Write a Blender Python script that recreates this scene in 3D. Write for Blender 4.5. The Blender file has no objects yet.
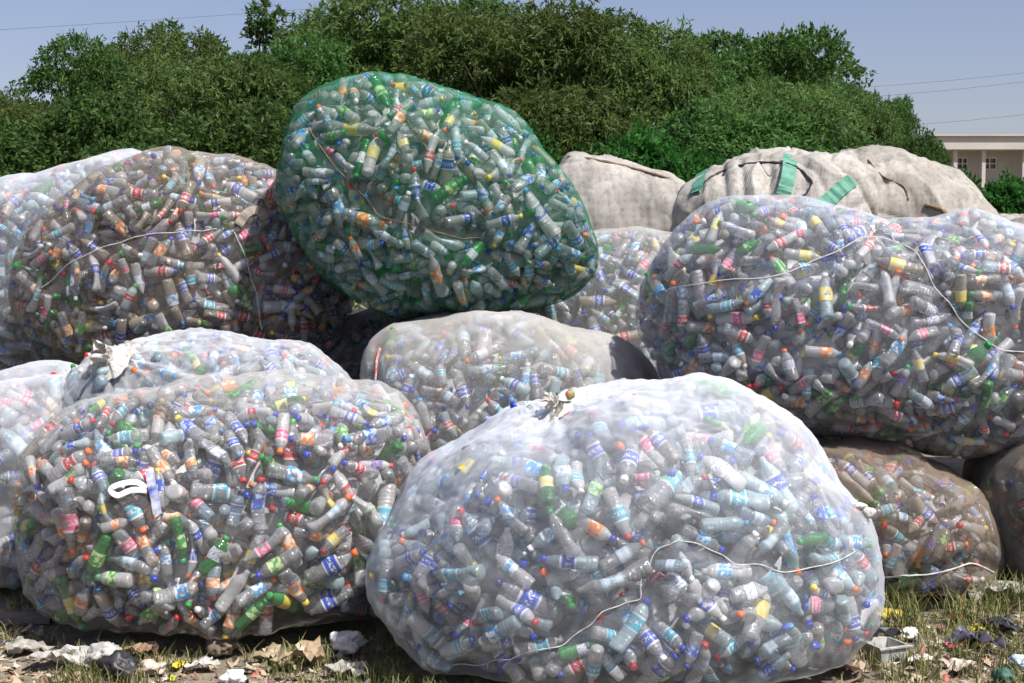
import bpy, math, random
import numpy as np
from mathutils import Vector, Matrix
from mathutils.bvhtree import BVHTree
from mathutils.kdtree import KDTree

random.seed(7)
rng = np.random.default_rng(7)
R = math.radians
sc = bpy.context.scene
col = sc.collection

# ------------------------------------------------------------------ camera, sky, sun, exposure
CAM = Vector((0.0, 0.0, 1.6))
FPX = 1024 * 50.0 / 36.0
PITCH = math.atan(91.5 / FPX)
cd = bpy.data.cameras.new('camera')
cd.lens = 50.0
cd.sensor_width = 36.0
cd.clip_end = 3000.0
cam = bpy.data.objects.new('camera', cd)
cam.location = CAM
cam.rotation_euler = (math.pi / 2 - PITCH, 0, 0)
col.objects.link(cam)
sc.camera = cam

SUN_DIR = Vector((0.47, -0.47, 0.98)).normalized()
SUN_EL = math.asin(SUN_DIR.z)
SUN_AZ = math.atan2(SUN_DIR.x, SUN_DIR.y)
w = bpy.data.worlds.new('World')
sc.world = w
w.use_nodes = True
wn = w.node_tree
wn.nodes.clear()
sky = wn.nodes.new('ShaderNodeTexSky')
sky.sky_type = 'NISHITA'
sky.sun_disc = False
sky.sun_elevation = SUN_EL
sky.sun_rotation = SUN_AZ
sky.air_density = 1.0
sky.dust_density = 1.5
sky.ozone_density = 5.0
bg = wn.nodes.new('ShaderNodeBackground')
bg.inputs['Strength'].default_value = 0.084
wo = wn.nodes.new('ShaderNodeOutputWorld')
tint = wn.nodes.new('ShaderNodeMix')      # hazy air: one even tint over the whole sky
tint.data_type = 'RGBA'
tint.blend_type = 'MULTIPLY'
tint.inputs[0].default_value = 1.0
tint.inputs[7].default_value = (1.28, 1.02, .99, 1)
wn.links.new(sky.outputs[0], tint.inputs[6])
wn.links.new(tint.outputs[2], bg.inputs[0])
wn.links.new(bg.outputs[0], wo.inputs[0])
sd = bpy.data.lights.new('sun', 'SUN')
sd.energy = 4.8
sd.angle = R(0.55)
sd.color = (1.0, 0.97, 0.93)
so = bpy.data.objects.new('sun', sd)
so.rotation_euler = SUN_DIR.to_track_quat('Z', 'Y').to_euler()
so.location = (4, -3, 9)
col.objects.link(so)

sc.view_settings.view_transform = 'Standard'
sc.view_settings.look = 'None'
sc.view_settings.exposure = 0.54
sc.view_settings.gamma = 1.0
sc.view_settings.use_curve_mapping = False
sc.render.engine = 'CYCLES'
sc.cycles.use_denoising = True
sc.cycles.max_bounces = 8
sc.cycles.use_adaptive_sampling = True
sc.cycles.adaptive_threshold = 0.03
sc.cycles.diffuse_bounces = 5
sc.cycles.glossy_bounces = 2
sc.cycles.transmission_bounces = 3
sc.cycles.transparent_max_bounces = 14
sc.cycles.caustics_reflective = False
sc.cycles.caustics_refractive = False


def P(px, py, Y):
    """world point seen at photo pixel (px,py) at world depth Y"""
    dx = (px - 512) / FPX
    dz = -(py - 341.5) / FPX
    f = Vector((0, math.cos(PITCH), -math.sin(PITCH)))
    u = Vector((0, math.sin(PITCH), math.cos(PITCH)))
    d = f + Vector((dx, 0, 0)) + u * dz
    return CAM + d * (Y / d.y)


def project(p):
    v = np.asarray(p, float) - np.array(CAM)
    f = np.array((0, math.cos(PITCH), -math.sin(PITCH)))
    u = np.array((0, math.sin(PITCH), math.cos(PITCH)))
    d = v @ f
    return np.stack([512 + FPX * v[..., 0] / d, 341.5 - FPX * (v @ u) / d], -1), d


# ------------------------------------------------------------------ tagging / mesh helpers
def tag(o, label=None, cat=None, group=None, kind=None):
    if label: o['label'] = label
    if cat: o['category'] = cat
    if group: o['group'] = group
    if kind: o['kind'] = kind
    return o


def empty(name, loc=(0, 0, 0), rz=0.0):
    o = bpy.data.objects.new(name, None)
    o.location = loc
    o.rotation_euler = (0, 0, rz)
    o.empty_display_size = 0.1
    col.objects.link(o)
    return o


def mesh_np(name, V, F, mats, midx=None, uv=None, smooth=True, attrs=None):
    """mesh from numpy: V (n,3), F (m,k) one face size"""
    me = bpy.data.meshes.new(name)
    V = np.asarray(V, np.float32); F = np.asarray(F, np.int32)
    m, k = F.shape
    me.vertices.add(len(V)); me.vertices.foreach_set('co', V.ravel())
    me.loops.add(m * k); me.loops.foreach_set('vertex_index', F.ravel())
    me.polygons.add(m)
    me.polygons.foreach_set('loop_start', np.arange(0, m * k, k, dtype=np.int32))
    me.polygons.foreach_set('loop_total', np.full(m, k, np.int32))
    if midx is not None:
        me.polygons.foreach_set('material_index', np.asarray(midx, np.int32))
    me.polygons.foreach_set('use_smooth', np.full(m, smooth, bool))
    if uv is not None:
        l = me.uv_layers.new(name='UVMap')
        l.data.foreach_set('uv', np.asarray(uv, np.float32).ravel())
    if attrs:
        for an, av in attrs.items():
            a = me.attributes.new(an, 'FLOAT', 'POINT')
            a.data.foreach_set('value', np.asarray(av, np.float32))
    for mt in (mats if isinstance(mats, (list, tuple)) else [mats]):
        me.materials.append(mt)
    me.update(calc_edges=True)
    me.validate()
    return me


def obj(name, me, parent=None, loc=None):
    o = bpy.data.objects.new(name, me)
    col.objects.link(o)
    if parent is not None:
        o.parent = parent
        o.matrix_parent_inverse = Matrix.Identity(4)
    if loc is not None:
        o.location = loc
    return o


def box_arr(x0, x1, y0, y1, z0, z1):
    V = np.array([(x, y, z) for z in (z0, z1) for y in (y0, y1) for x in (x0, x1)], float)
    F = np.array([(0, 2, 3, 1), (4, 5, 7, 6), (0, 1, 5, 4), (2, 6, 7, 3), (0, 4, 6, 2), (1, 3, 7, 5)])
    return V, F


def join_arr(parts):
    Vs, Fs, n = [], [], 0
    for V, F in parts:
        Vs.append(V); Fs.append(F + n); n += len(V)
    return np.concatenate(Vs), np.concatenate(Fs)


def tube_arr(pts, rad, seg=8):
    pts = [Vector(p) for p in pts]
    n = len(pts)
    if not isinstance(rad, (list, tuple, np.ndarray)): rad = [rad] * n
    V = []
    prev = None
    for i, p in enumerate(pts):
        t = (pts[min(i + 1, n - 1)] - pts[max(i - 1, 0)])
        t = t.normalized() if t.length > 1e-9 else Vector((0, 0, 1))
        a = prev if prev is not None else (Vector((0, 0, 1)) if abs(t.z) < .9 else Vector((1, 0, 0)))
        a = (a - t * a.dot(t)).normalized()
        prev = a
        b = t.cross(a)
        for k in range(seg):
            an = 2 * math.pi * k / seg
            V.append(p + (a * math.cos(an) + b * math.sin(an)) * rad[i])
    F = []
    for i in range(n - 1):
        for k in range(seg):
            k2 = (k + 1) % seg
            F.append((i * seg + k, i * seg + k2, (i + 1) * seg + k2, (i + 1) * seg + k))
    V = np.array([tuple(v) for v in V])
    return V, np.array(F)


def smooth_line(pts, per=8):
    """Catmull-Rom through points"""
    pts = [Vector(p) for p in pts]
    out = []
    for i in range(len(pts) - 1):
        p0 = pts[max(i - 1, 0)]; p1 = pts[i]; p2 = pts[i + 1]; p3 = pts[min(i + 2, len(pts) - 1)]
        for k in range(per):
            t = k / per
            out.append(0.5 * ((2 * p1) + (p2 - p0) * t + (2 * p0 - 5 * p1 + 4 * p2 - p3) * t * t + (3 * p1 - p0 - 3 * p2 + p3) * t ** 3))
    out.append(pts[-1])
    return out


class SNoise:
    """smooth vectorised noise: sum of random plane waves, about -1..1"""
    def __init__(s, scale, n=14, seed=0):
        r = np.random.default_rng(seed)
        d = r.normal(size=(n, 3)); d /= np.linalg.norm(d, axis=1)[:, None]
        s.k = d * (2 * math.pi / scale) * r.uniform(.6, 1.5, (n, 1))
        s.ph = r.uniform(0, 6.28, n); s.n = n

    def __call__(s, p):
        return np.sin(p @ s.k.T + s.ph).sum(1) / math.sqrt(s.n)


_ico = {}
def ico(level):
    if level in _ico: return _ico[level]
    t = (1 + 5 ** .5) / 2
    V = [(-1, t, 0), (1, t, 0), (-1, -t, 0), (1, -t, 0), (0, -1, t), (0, 1, t), (0, -1, -t), (0, 1, -t), (t, 0, -1), (t, 0, 1), (-t, 0, -1), (-t, 0, 1)]
    V = np.array(V, float); V /= np.linalg.norm(V, axis=1)[:, None]
    F = np.array([(0, 11, 5), (0, 5, 1), (0, 1, 7), (0, 7, 10), (0, 10, 11), (1, 5, 9), (5, 11, 4), (11, 10, 2), (10, 7, 6), (7, 1, 8), (3, 9, 4), (3, 4, 2), (3, 2, 6), (3, 6, 8), (3, 8, 9), (4, 9, 5), (2, 4, 11), (6, 2, 10), (8, 6, 7), (9, 8, 1)])
    for _ in range(level):
        n = len(V)
        E = np.concatenate([F[:, [0, 1]], F[:, [1, 2]], F[:, [2, 0]]])
        Es = np.sort(E, 1)
        U, inv = np.unique(Es, axis=0, return_inverse=True)
        inv = inv.ravel()
        M = V[U[:, 0]] + V[U[:, 1]]; M /= np.linalg.norm(M, axis=1)[:, None]
        V = np.concatenate([V, M])
        m = len(F)
        ab, bc, ca = inv[:m] + n, inv[m:2 * m] + n, inv[2 * m:] + n
        a, b, c = F[:, 0], F[:, 1], F[:, 2]
        F = np.concatenate([np.stack(q, 1) for q in ((a, ab, ca), (b, bc, ab), (c, ca, bc), (ab, bc, ca))])
    _ico[level] = (V, F)
    return V, F


def vnormals(V, F):
    N = np.zeros_like(V)
    fn = np.cross(V[F[:, 1]] - V[F[:, 0]], V[F[:, 2]] - V[F[:, 0]])
    for k in range(3): np.add.at(N, F[:, k], fn)
    return N / (np.linalg.norm(N, axis=1)[:, None] + 1e-12)


# ------------------------------------------------------------------ materials
def new_mat(name):
    m = bpy.data.materials.new(name)
    m.use_nodes = True
    nt = m.node_tree
    nt.nodes.clear()
    out = nt.nodes.new('ShaderNodeOutputMaterial')
    return m, nt, out


def N(nt, typ, **kw):
    n = nt.nodes.new(typ)
    for k, v in kw.items():
        if k.startswith('i_'):
            key = k[2:]
            n.inputs[int(key) if key.isdigit() else key].default_value = v
        else:
            setattr(n, k, v)
    return n


def math_n(nt, op, a, b=None, clamp=False):
    n = nt.nodes.new('ShaderNodeMath'); n.operation = op; n.use_clamp = clamp
    for i, v in enumerate((a, b)):
        if v is None: continue
        if isinstance(v, (int, float)): n.inputs[i].default_value = v
        else: nt.links.new(v, n.inputs[i])
    return n.outputs[0]


def mixc(nt, fac, a, b, typ='MIX'):
    n = nt.nodes.new('ShaderNodeMix'); n.data_type = 'RGBA'; n.blend_type = typ
    for i, v in ((0, fac), (6, a), (7, b)):
        if isinstance(v, (int, float)): n.inputs[i].default_value = v
        elif isinstance(v, (tuple, list)): n.inputs[i].default_value = (*v[:3], 1)
        else: nt.links.new(v, n.inputs[i])
    return n.outputs[2]


def ramp(nt, fac, stops):
    n = nt.nodes.new('ShaderNodeValToRGB')
    e = n.color_ramp.elements
    while len(e) < len(stops): e.new(.5)
    for x, (p, c) in zip(e, stops):
        x.position = p
        x.color = (*c, 1) if isinstance(c, (tuple, list)) else (c, c, c, 1)
    nt.links.new(fac, n.inputs[0])
    return n.outputs[0]


def noise(nt, vec, scale, detail=4, rough=.55):
    n = nt.nodes.new('ShaderNodeTexNoise')
    n.inputs['Scale'].default_value = scale
    n.inputs['Detail'].default_value = detail
    n.inputs['Roughness'].default_value = rough
    if vec is not None: nt.links.new(vec, n.inputs['Vector'])
    return n.outputs[0]


def rand_val(nt):
    g = nt.nodes.new('ShaderNodeNewGeometry')
    oi = nt.nodes.new('ShaderNodeObjectInfo')
    s = math_n(nt, 'ADD', g.outputs['Random Per Island'], oi.outputs['Random'])
    return math_n(nt, 'FRACT', s)


def simple(name, c, rough=.6, var=.0, bump=0.0, bscale=40.0, metallic=0.0, c2=None, nscale=8.0):
    m, nt, out = new_mat(name)
    b = N(nt, 'ShaderNodeBsdfPrincipled')
    b.inputs['Roughness'].default_value = rough
    b.inputs['Metallic'].default_value = metallic
    tc = N(nt, 'ShaderNodeTexCoord')
    c2 = c2 or tuple(x * (1 - var) for x in c)
    nz = noise(nt, tc.outputs['Object'], nscale, 6)
    colr = mixc(nt, ramp(nt, nz, [(.35, 0.0), (.65, 1.0)]), c, c2)
    nt.links.new(colr, b.inputs['Base Color'])
    if bump:
        bp = N(nt, 'ShaderNodeBump'); bp.inputs['Strength'].default_value = bump; bp.inputs['Distance'].default_value = .01
        nt.links.new(noise(nt, tc.outputs['Object'], bscale, 6), bp.inputs['Height'])
        nt.links.new(bp.outputs[0], b.inputs['Normal'])
    nt.links.new(b.outputs[0], out.inputs[0])
    return m


def plastic_clear(name, tint, diff, opac=.36):
    """scuffed PET: mostly see-through wall with a milky film and a strong gloss"""
    m, nt, out = new_mat(name)
    tr = N(nt, 'ShaderNodeBsdfTransparent'); tr.inputs[0].default_value = (*tint, 1)
    rv = rand_val(nt)
    d = N(nt, 'ShaderNodeBsdfDiffuse')
    dc = mixc(nt, rv, tuple(x * .8 for x in diff), tuple(min(x * 1.06, .9) for x in diff))
    nt.links.new(dc, d.inputs[0])
    tl = N(nt, 'ShaderNodeBsdfTranslucent'); nt.links.new(dc, tl.inputs[0])
    mx = N(nt, 'ShaderNodeMixShader', i_0=.35)
    nt.links.new(d.outputs[0], mx.inputs[1]); nt.links.new(tl.outputs[0], mx.inputs[2])
    tc = N(nt, 'ShaderNodeTexCoord')
    geo = N(nt, 'ShaderNodeNewGeometry')
    bp = N(nt, 'ShaderNodeBump'); bp.inputs['Strength'].default_value = .9; bp.inputs['Distance'].default_value = .005
    uvn = N(nt, 'ShaderNodeUVMap'); uvn.uv_map = 'UVMap'
    sp = N(nt, 'ShaderNodeSeparateXYZ'); nt.links.new(uvn.outputs[0], sp.inputs[0])
    rib = math_n(nt, 'MULTIPLY', math_n(nt, 'SINE', math_n(nt, 'MULTIPLY', sp.outputs[1], 85.0)), .16)
    nt.links.new(math_n(nt, 'ADD', noise(nt, geo.outputs['Position'], 70, 4, .6), rib), bp.inputs['Height'])
    gl = N(nt, 'ShaderNodeBsdfGlossy'); gl.inputs['Roughness'].default_value = .10
    nt.links.new(bp.outputs[0], gl.inputs['Normal'])
    lw = N(nt, 'ShaderNodeLayerWeight'); lw.inputs[0].default_value = .42
    nt.links.new(bp.outputs[0], lw.inputs['Normal'])
    # wall opacity: rises at grazing angles as a real thin wall does
    cloud = ramp(nt, noise(nt, geo.outputs['Position'], 28, 4, .65), [(.38, 0.0), (.7, 1.0)])
    haze = math_n(nt, 'ADD', opac - .24, math_n(nt, 'MULTIPLY', math_n(nt, 'POWER', rv, 2.2), .38))
    haze = math_n(nt, 'ADD', haze, math_n(nt, 'MULTIPLY', cloud, .16))
    op = math_n(nt, 'ADD', math_n(nt, 'MULTIPLY', math_n(nt, 'POWER', lw.outputs['Facing'], 1.5), .55), haze, True)
    m1 = N(nt, 'ShaderNodeMixShader')
    nt.links.new(op, m1.inputs[0]); nt.links.new(tr.outputs[0], m1.inputs[1]); nt.links.new(mx.outputs[0], m1.inputs[2])
    fr = N(nt, 'ShaderNodeFresnel'); fr.inputs[0].default_value = 1.5
    nt.links.new(bp.outputs[0], fr.inputs['Normal'])
    fac = math_n(nt, 'ADD', math_n(nt, 'MULTIPLY', fr.outputs[0], .9), .06, True)
    m2 = N(nt, 'ShaderNodeMixShader')
    nt.links.new(fac, m2.inputs[0]); nt.links.new(m1.outputs[0], m2.inputs[1]); nt.links.new(gl.outputs[0], m2.inputs[2])
    nt.links.new(m2.outputs[0], out.inputs[0])
    return m


def label_mat(name, main, second, mode):
    """printed wrapper: bands and blotches of print in the wrapper's own UV"""
    m, nt, out = new_mat(name)
    uvn = N(nt, 'ShaderNodeUVMap'); uvn.uv_map = 'UVMap'
    sp = N(nt, 'ShaderNodeSeparateXYZ'); nt.links.new(uvn.outputs[0], sp.inputs[0])
    u, v = sp.outputs[0], sp.outputs[1]
    mp = N(nt, 'ShaderNodeMapping'); nt.links.new(uvn.outputs[0], mp.inputs[0])
    rv = rand_val(nt)
    cx = N(nt, 'ShaderNodeCombineXYZ'); nt.links.new(rv, cx.inputs[0]); nt.links.new(rv, cx.inputs[2])
    nt.links.new(cx.outputs[0], mp.inputs[1])
    if mode == 0:      # broad wavy blotches
        mp.inputs['Scale'].default_value = (3, 1.2, 1)
        f = ramp(nt, noise(nt, mp.outputs[0], 2.2, 2), [(.47, 0.0), (.53, 1.0)])
    elif mode == 1:    # horizontal bands with lettering-like marks
        band = ramp(nt, v, [(.0, 1.0), (.14, 0.0), (.84, 0.0), (.9, 1.0)])
        mp.inputs['Scale'].default_value = (14, 3.2, 1)
        let = ramp(nt, noise(nt, mp.outputs[0], 2.0, 1), [(.5, 0.0), (.56, 1.0)])
        f = math_n(nt, 'MAXIMUM', band, math_n(nt, 'MULTIPLY', let, ramp(nt, v, [(.3, 0.0), (.36, 1.0), (.6, 1.0), (.66, 0.0)])))
    else:              # dense speckled print
        mp.inputs['Scale'].default_value = (9, 4, 1)
        f = ramp(nt, noise(nt, mp.outputs[0], 2.6, 3), [(.5, 0.0), (.58, 1.0)])
    c = mixc(nt, f, main, second)
    c = mixc(nt, math_n(nt, 'MULTIPLY', rv, .14), c, (.75, .74, .72))
    b = N(nt, 'ShaderNodeBsdfPrincipled'); b.inputs['Roughness'].default_value = .38
    nt.links.new(c, b.inputs['Base Color'])
    tl = N(nt, 'ShaderNodeBsdfTranslucent'); nt.links.new(c, tl.inputs[0])
    mx = N(nt, 'ShaderNodeMixShader', i_0=.25)
    nt.links.new(b.outputs[0], mx.inputs[1]); nt.links.new(tl.outputs[0], mx.inputs[2])
    nt.links.new(mx.outputs[0], out.inputs[0])
    return m


def net_mat(name, c, cov, dirt=(.3, .26, .2), dirt_amt=.3, trans=.4):
    """fine netting too small to see thread by thread: share of threads = coverage, denser when seen at a slant"""
    m, nt, out = new_mat(name)
    tc = N(nt, 'ShaderNodeTexCoord')
    geo = N(nt, 'ShaderNodeNewGeometry')
    at = N(nt, 'ShaderNodeAttribute'); at.attribute_name = 'thread_share'
    # folds and stretched areas
    mp = N(nt, 'ShaderNodeMapping'); mp.inputs['Scale'].default_value = (1, 1, .35); mp.inputs['Rotation'].default_value = (.4, .9, .3)
    nt.links.new(tc.outputs['Object'], mp.inputs[0])
    n1 = noise(nt, mp.outputs[0], 6.0, 6, .6)
    mp2 = N(nt, 'ShaderNodeMapping'); mp2.inputs['Scale'].default_value = (1, .2, .14); mp2.inputs['Rotation'].default_value = (.2, .5, .1)
    nt.links.new(tc.outputs['Object'], mp2.inputs[0])
    n1 = math_n(nt, 'ADD', math_n(nt, 'MULTIPLY', n1, .6), math_n(nt, 'MULTIPLY', noise(nt, mp2.outputs[0], 22.0, 5, .65), .4))
    var = ramp(nt, n1, [(.36, .5), (.5, .8), (.66, 1.0)])
    var = math_n(nt, 'MULTIPLY', var, 1.35)
    dot = N(nt, 'ShaderNodeVectorMath'); dot.operation = 'DOT_PRODUCT'
    nt.links.new(geo.outputs['Normal'], dot.inputs[0]); nt.links.new(geo.outputs['Incoming'], dot.inputs[1])
    cs = math_n(nt, 'MAXIMUM', math_n(nt, 'ABSOLUTE', dot.outputs['Value']), .26)
    ce = math_n(nt, 'MULTIPLY', math_n(nt, 'MULTIPLY', at.outputs['Fac'], var), cov)
    ce = math_n(nt, 'MINIMUM', ce, .93)
    a = math_n(nt, 'SUBTRACT', 1.0, math_n(nt, 'POWER', math_n(nt, 'SUBTRACT', 1.0, ce), math_n(nt, 'DIVIDE', 1.0, cs)))
    dn = ramp(nt, noise(nt, tc.outputs['Object'], 2.3, 5, .6), [(.42, 0.0), (.75, 1.0)])
    colr = mixc(nt, math_n(nt, 'MULTIPLY', dn, dirt_amt), c, dirt)
    d = N(nt, 'ShaderNodeBsdfDiffuse'); nt.links.new(colr, d.inputs[0])
    tl = N(nt, 'ShaderNodeBsdfTranslucent'); nt.links.new(colr, tl.inputs[0])
    mx = N(nt, 'ShaderNodeMixShader', i_0=trans)
    nt.links.new(d.outputs[0], mx.inputs[1]); nt.links.new(tl.outputs[0], mx.inputs[2])
    gl = N(nt, 'ShaderNodeBsdfGlossy'); gl.inputs['Roughness'].default_value = .35
    mg = N(nt, 'ShaderNodeMixShader', i_0=.015)
    nt.links.new(mx.outputs[0], mg.inputs[1]); nt.links.new(gl.outputs[0], mg.inputs[2])
    tr = N(nt, 'ShaderNodeBsdfTransparent')
    mm = N(nt, 'ShaderNodeMixShader')
    nt.links.new(a, mm.inputs[0]); nt.links.new(tr.outputs[0], mm.inputs[1]); nt.links.new(mg.outputs[0], mm.inputs[2])
    nt.links.new(mm.outputs[0], out.inputs[0])
    return m


def woven_mat(name, c, c2):
    m, nt, out = new_mat(name)
    tc = N(nt, 'ShaderNodeTexCoord')
    n1 = noise(nt, tc.outputs['Object'], 3.2, 8, .65)
    cc = mixc(nt, ramp(nt, n1, [(.38, 0.0), (.68, 1.0)]), c, c2)
    n2 = noise(nt, tc.outputs['Object'], 30, 5, .7)
    cc = mixc(nt, ramp(nt, n2, [(.5, 0.0), (.72, .6)]), cc, tuple(x * .45 for x in c2))
    b = N(nt, 'ShaderNodeBsdfPrincipled'); b.inputs['Roughness'].default_value = .8
    nt.links.new(cc, b.inputs['Base Color'])
    mp = N(nt, 'ShaderNodeMapping'); mp.inputs['Scale'].default_value = (1, 1, .16); mp.inputs['Rotation'].default_value = (0, .25, 0)
    nt.links.new(tc.outputs['Object'], mp.inputs[0])
    w1 = N(nt, 'ShaderNodeTexWave'); w1.inputs['Scale'].default_value = 42; w1.bands_direction = 'X'; nt.links.new(tc.outputs['Object'], w1.inputs[0])
    w2 = N(nt, 'ShaderNodeTexWave'); w2.inputs['Scale'].default_value = 42; w2.bands_direction = 'Z'; nt.links.new(tc.outputs['Object'], w2.inputs[0])
    weave = math_n(nt, 'MULTIPLY', math_n(nt, 'ADD', w1.outputs['Fac'], w2.outputs['Fac']), .035)
    crease = math_n(nt, 'ABSOLUTE', math_n(nt, 'SUBTRACT', noise(nt, mp.outputs[0], 9, 2, .4), .5))
    crease2 = math_n(nt, 'ABSOLUTE', math_n(nt, 'SUBTRACT', noise(nt, tc.outputs['Object'], 4.5, 2, .4), .5))
    bp = N(nt, 'ShaderNodeBump'); bp.inputs['Strength'].default_value = .9; bp.inputs['Distance'].default_value = .035
    nt.links.new(math_n(nt, 'ADD', weave, math_n(nt, 'ADD', crease, crease2)), bp.inputs['Height'])
    nt.links.new(bp.outputs[0], b.inputs['Normal'])
    nt.links.new(b.outputs[0], out.inputs[0])
    return m


def leaf_mat(name, cols, trans=.5):
    m, nt, out = new_mat(name)
    g = N(nt, 'ShaderNodeNewGeometry')
    oi = N(nt, 'ShaderNodeObjectInfo')
    c = ramp(nt, g.outputs['Random Per Island'], [(i / (len(cols) - 1), k) for i, k in enumerate(cols)])
    tcl = N(nt, 'ShaderNodeTexCoord')
    cl = ramp(nt, noise(nt, tcl.outputs['Object'], .9, 3, .5), [(.36, .7), (.66, 1.0)])
    c = mixc(nt, 1.0, c, cl, 'MULTIPLY')
    hs = N(nt, 'ShaderNodeHueSaturation')
    nt.links.new(math_n(nt, 'ADD', .485, math_n(nt, 'MULTIPLY', oi.outputs['Random'], .03)), hs.inputs['Hue'])
    nt.links.new(math_n(nt, 'ADD', .75, math_n(nt, 'MULTIPLY', oi.outputs['Random'], .5)), hs.inputs['Value'])
    nt.links.new(c, hs.inputs['Color'])
    b = N(nt, 'ShaderNodeBsdfPrincipled'); b.inputs['Roughness'].default_value = .5
    b.inputs['Specular IOR Level'].default_value = .2
    nt.links.new(hs.outputs[0], b.inputs['Base Color'])
    tl = N(nt, 'ShaderNodeBsdfTranslucent'); nt.links.new(hs.outputs[0], tl.inputs[0])
    mx = N(nt, 'ShaderNodeMixShader', i_0=trans)
    nt.links.new(b.outputs[0], mx.inputs[1]); nt.links.new(tl.outputs[0], mx.inputs[2])
    nt.links.new(mx.outputs[0], out.inputs[0])
    return m


BODY = {'clear': plastic_clear('bottle_clear', (.97, .985, .99), (.88, .93, .97), .36),
        'pale blue': plastic_clear('bottle_pale_blue', (.84, .94, 1.0), (.64, .84, .98), .42),
        'green': plastic_clear('bottle_green', (.10, .66, .18), (.03, .38, .07), .55),
        'dusty': plastic_clear('bottle_dusty', (.86, .82, .74), (.62, .55, .45), .5)}
BODY_N = list(BODY)
WH = (.78, .78, .78)
LABELS = {'blue': ((.02, .08, .52), WH, 1), 'royal blue': ((.012, .06, .48), (.45, .6, .85), 0), 'sky blue': ((.03, .33, .72), WH, 0),
          'cyan': ((.05, .42, .58), (.78, .8, .8), 1), 'white': ((.8, .8, .79), (.1, .2, .5), 2), 'red': ((.55, .02, .03), WH, 1),
          'orange': ((.85, .22, .02), (.8, .7, .55), 0), 'yellow': ((.82, .62, .03), (.75, .7, .4), 0), 'green': ((.03, .32, .05), (.6, .75, .35), 0),
          'pink': ((.70, .10, .22), (.8, .6, .65), 1), 'purple': ((.12, .05, .35), (.6, .55, .75), 2), 'pale': ((.66, .72, .76), (.25, .5, .7), 1)}
LAB = {k: label_mat('wrapper_' + k.replace(' ', '_'), *v) for k, v in LABELS.items()}
LAB_N = list(LAB)
CAPC = {'blue': (.015, .04, .40), 'navy': (.01, .015, .12), 'white': (.78, .78, .76), 'red': (.55, .02, .02), 'orange': (.80, .15, .02),
        'green': (.02, .28, .06), 'light blue': (.05, .28, .62), 'yellow': (.75, .55, .03)}
CAP = {k: simple('cap_' + k.replace(' ', '_'), v, .35, .15) for k, v in CAPC.items()}
CAP_N = list(CAP)
M_core = simple('core_filler', (.58, .59, .60), .5, c2=(.25, .25, .25), nscale=16.0)  # filler core, reads as dark depth behind the outer bottle layers
M_rope_white = simple('rope_white', (.60, .60, .58), .8, c2=(.40, .38, .34), nscale=30)
M_rope_brown = simple('rope_brown', (.22, .15, .08), .9, c2=(.10, .07, .04), nscale=30)
M_rope_red = simple('rope_red_white', (.6, .55, .5), .8, c2=(.45, .06, .05), nscale=45)
M_white_cloth = simple('white_net_cloth', (.66, .64, .60), .85, c2=(.45, .42, .37), nscale=22, bump=.8, bscale=60)
M_woven = woven_mat('woven_sack', (.46, .435, .39), (.25, .23, .20))
M_woven2 = woven_mat('woven_sack_old', (.43, .40, .355), (.22, .20, .17))
M_strap = simple('green_strap', (.05, .22, .14), .7, c2=(.12, .30, .22), nscale=18, bump=.4)
M_dark = simple('dark_twine', (.04, .03, .035), .8, .3)

NETS = {'white': net_mat('net_white', (.82, .86, .91), .185, dirt_amt=.05),
        'grey': net_mat('net_grey', (.68, .67, .64), .095, dirt_amt=.3),
        'pale': net_mat('net_pale', (.72, .76, .82), .105, dirt_amt=.12),
        'haze': net_mat('net_haze', (.78, .79, .82), .21, dirt_amt=.1),
        'green': net_mat('net_green', (.055, .24, .13), .195, dirt=(.05, .18, .10), dirt_amt=.4),
        'beige': net_mat('net_beige', (.64, .62, .58), .26, dirt_amt=.45),
        'brown': net_mat('net_brown', (.36, .29, .22), .22, dirt=(.2, .15, .1), dirt_amt=.5),
        'dusty': net_mat('net_dusty', (.38, .34, .29), .15, dirt_amt=.4),
        'dark': net_mat('net_dark', (.27, .245, .22), .42, dirt=(.1, .09, .08), dirt_amt=.4)}

# ------------------------------------------------------------------ bottle prototypes
TYPES = {
    'water': dict(R=.0325, H=.215, pts=[(0, .02), (.003, .55), (.012, .88), (.045, 1), (.44, 1), (.47, .955), (.68, .955), (.71, 1), (.77, .97), (.85, .72), (.90, .47), (.93, .41), (.985, .41), (1, .05)], lab=(.43, .72), rib=(.07, .44)),
    'soda': dict(R=.0335, H=.235, pts=[(0, .02), (.004, .5), (.016, .86), (.06, 1), (.2, .99), (.3, .93), (.38, .93), (.42, .99), (.64, 1), (.7, .97), (.79, .78), (.87, .5), (.92, .39), (.985, .39), (1, .05)], lab=(.39, .68), rib=(.10, .28)),
    'big': dict(R=.0430, H=.31, pts=[(0, .02), (.004, .55), (.012, .88), (.04, 1), (.38, 1), (.41, .96), (.66, .96), (.69, 1), (.76, .93), (.84, .66), (.9, .40), (.93, .31), (.985, .31), (1, .04)], lab=(.39, .68), rib=(.06, .37)),
    'small': dict(R=.031, H=.165, pts=[(0, .02), (.004, .55), (.015, .88), (.05, 1), (.35, 1), (.38, .96), (.62, .96), (.65, 1), (.72, .95), (.82, .7), (.88, .47), (.92, .42), (.985, .42), (1, .05)], lab=(.36, .64), rib=(.08, .33)),
}
TY_N = list(TYPES)
for _t in TYPES.values(): _t['R'] *= .85; _t['H'] *= .86


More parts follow.
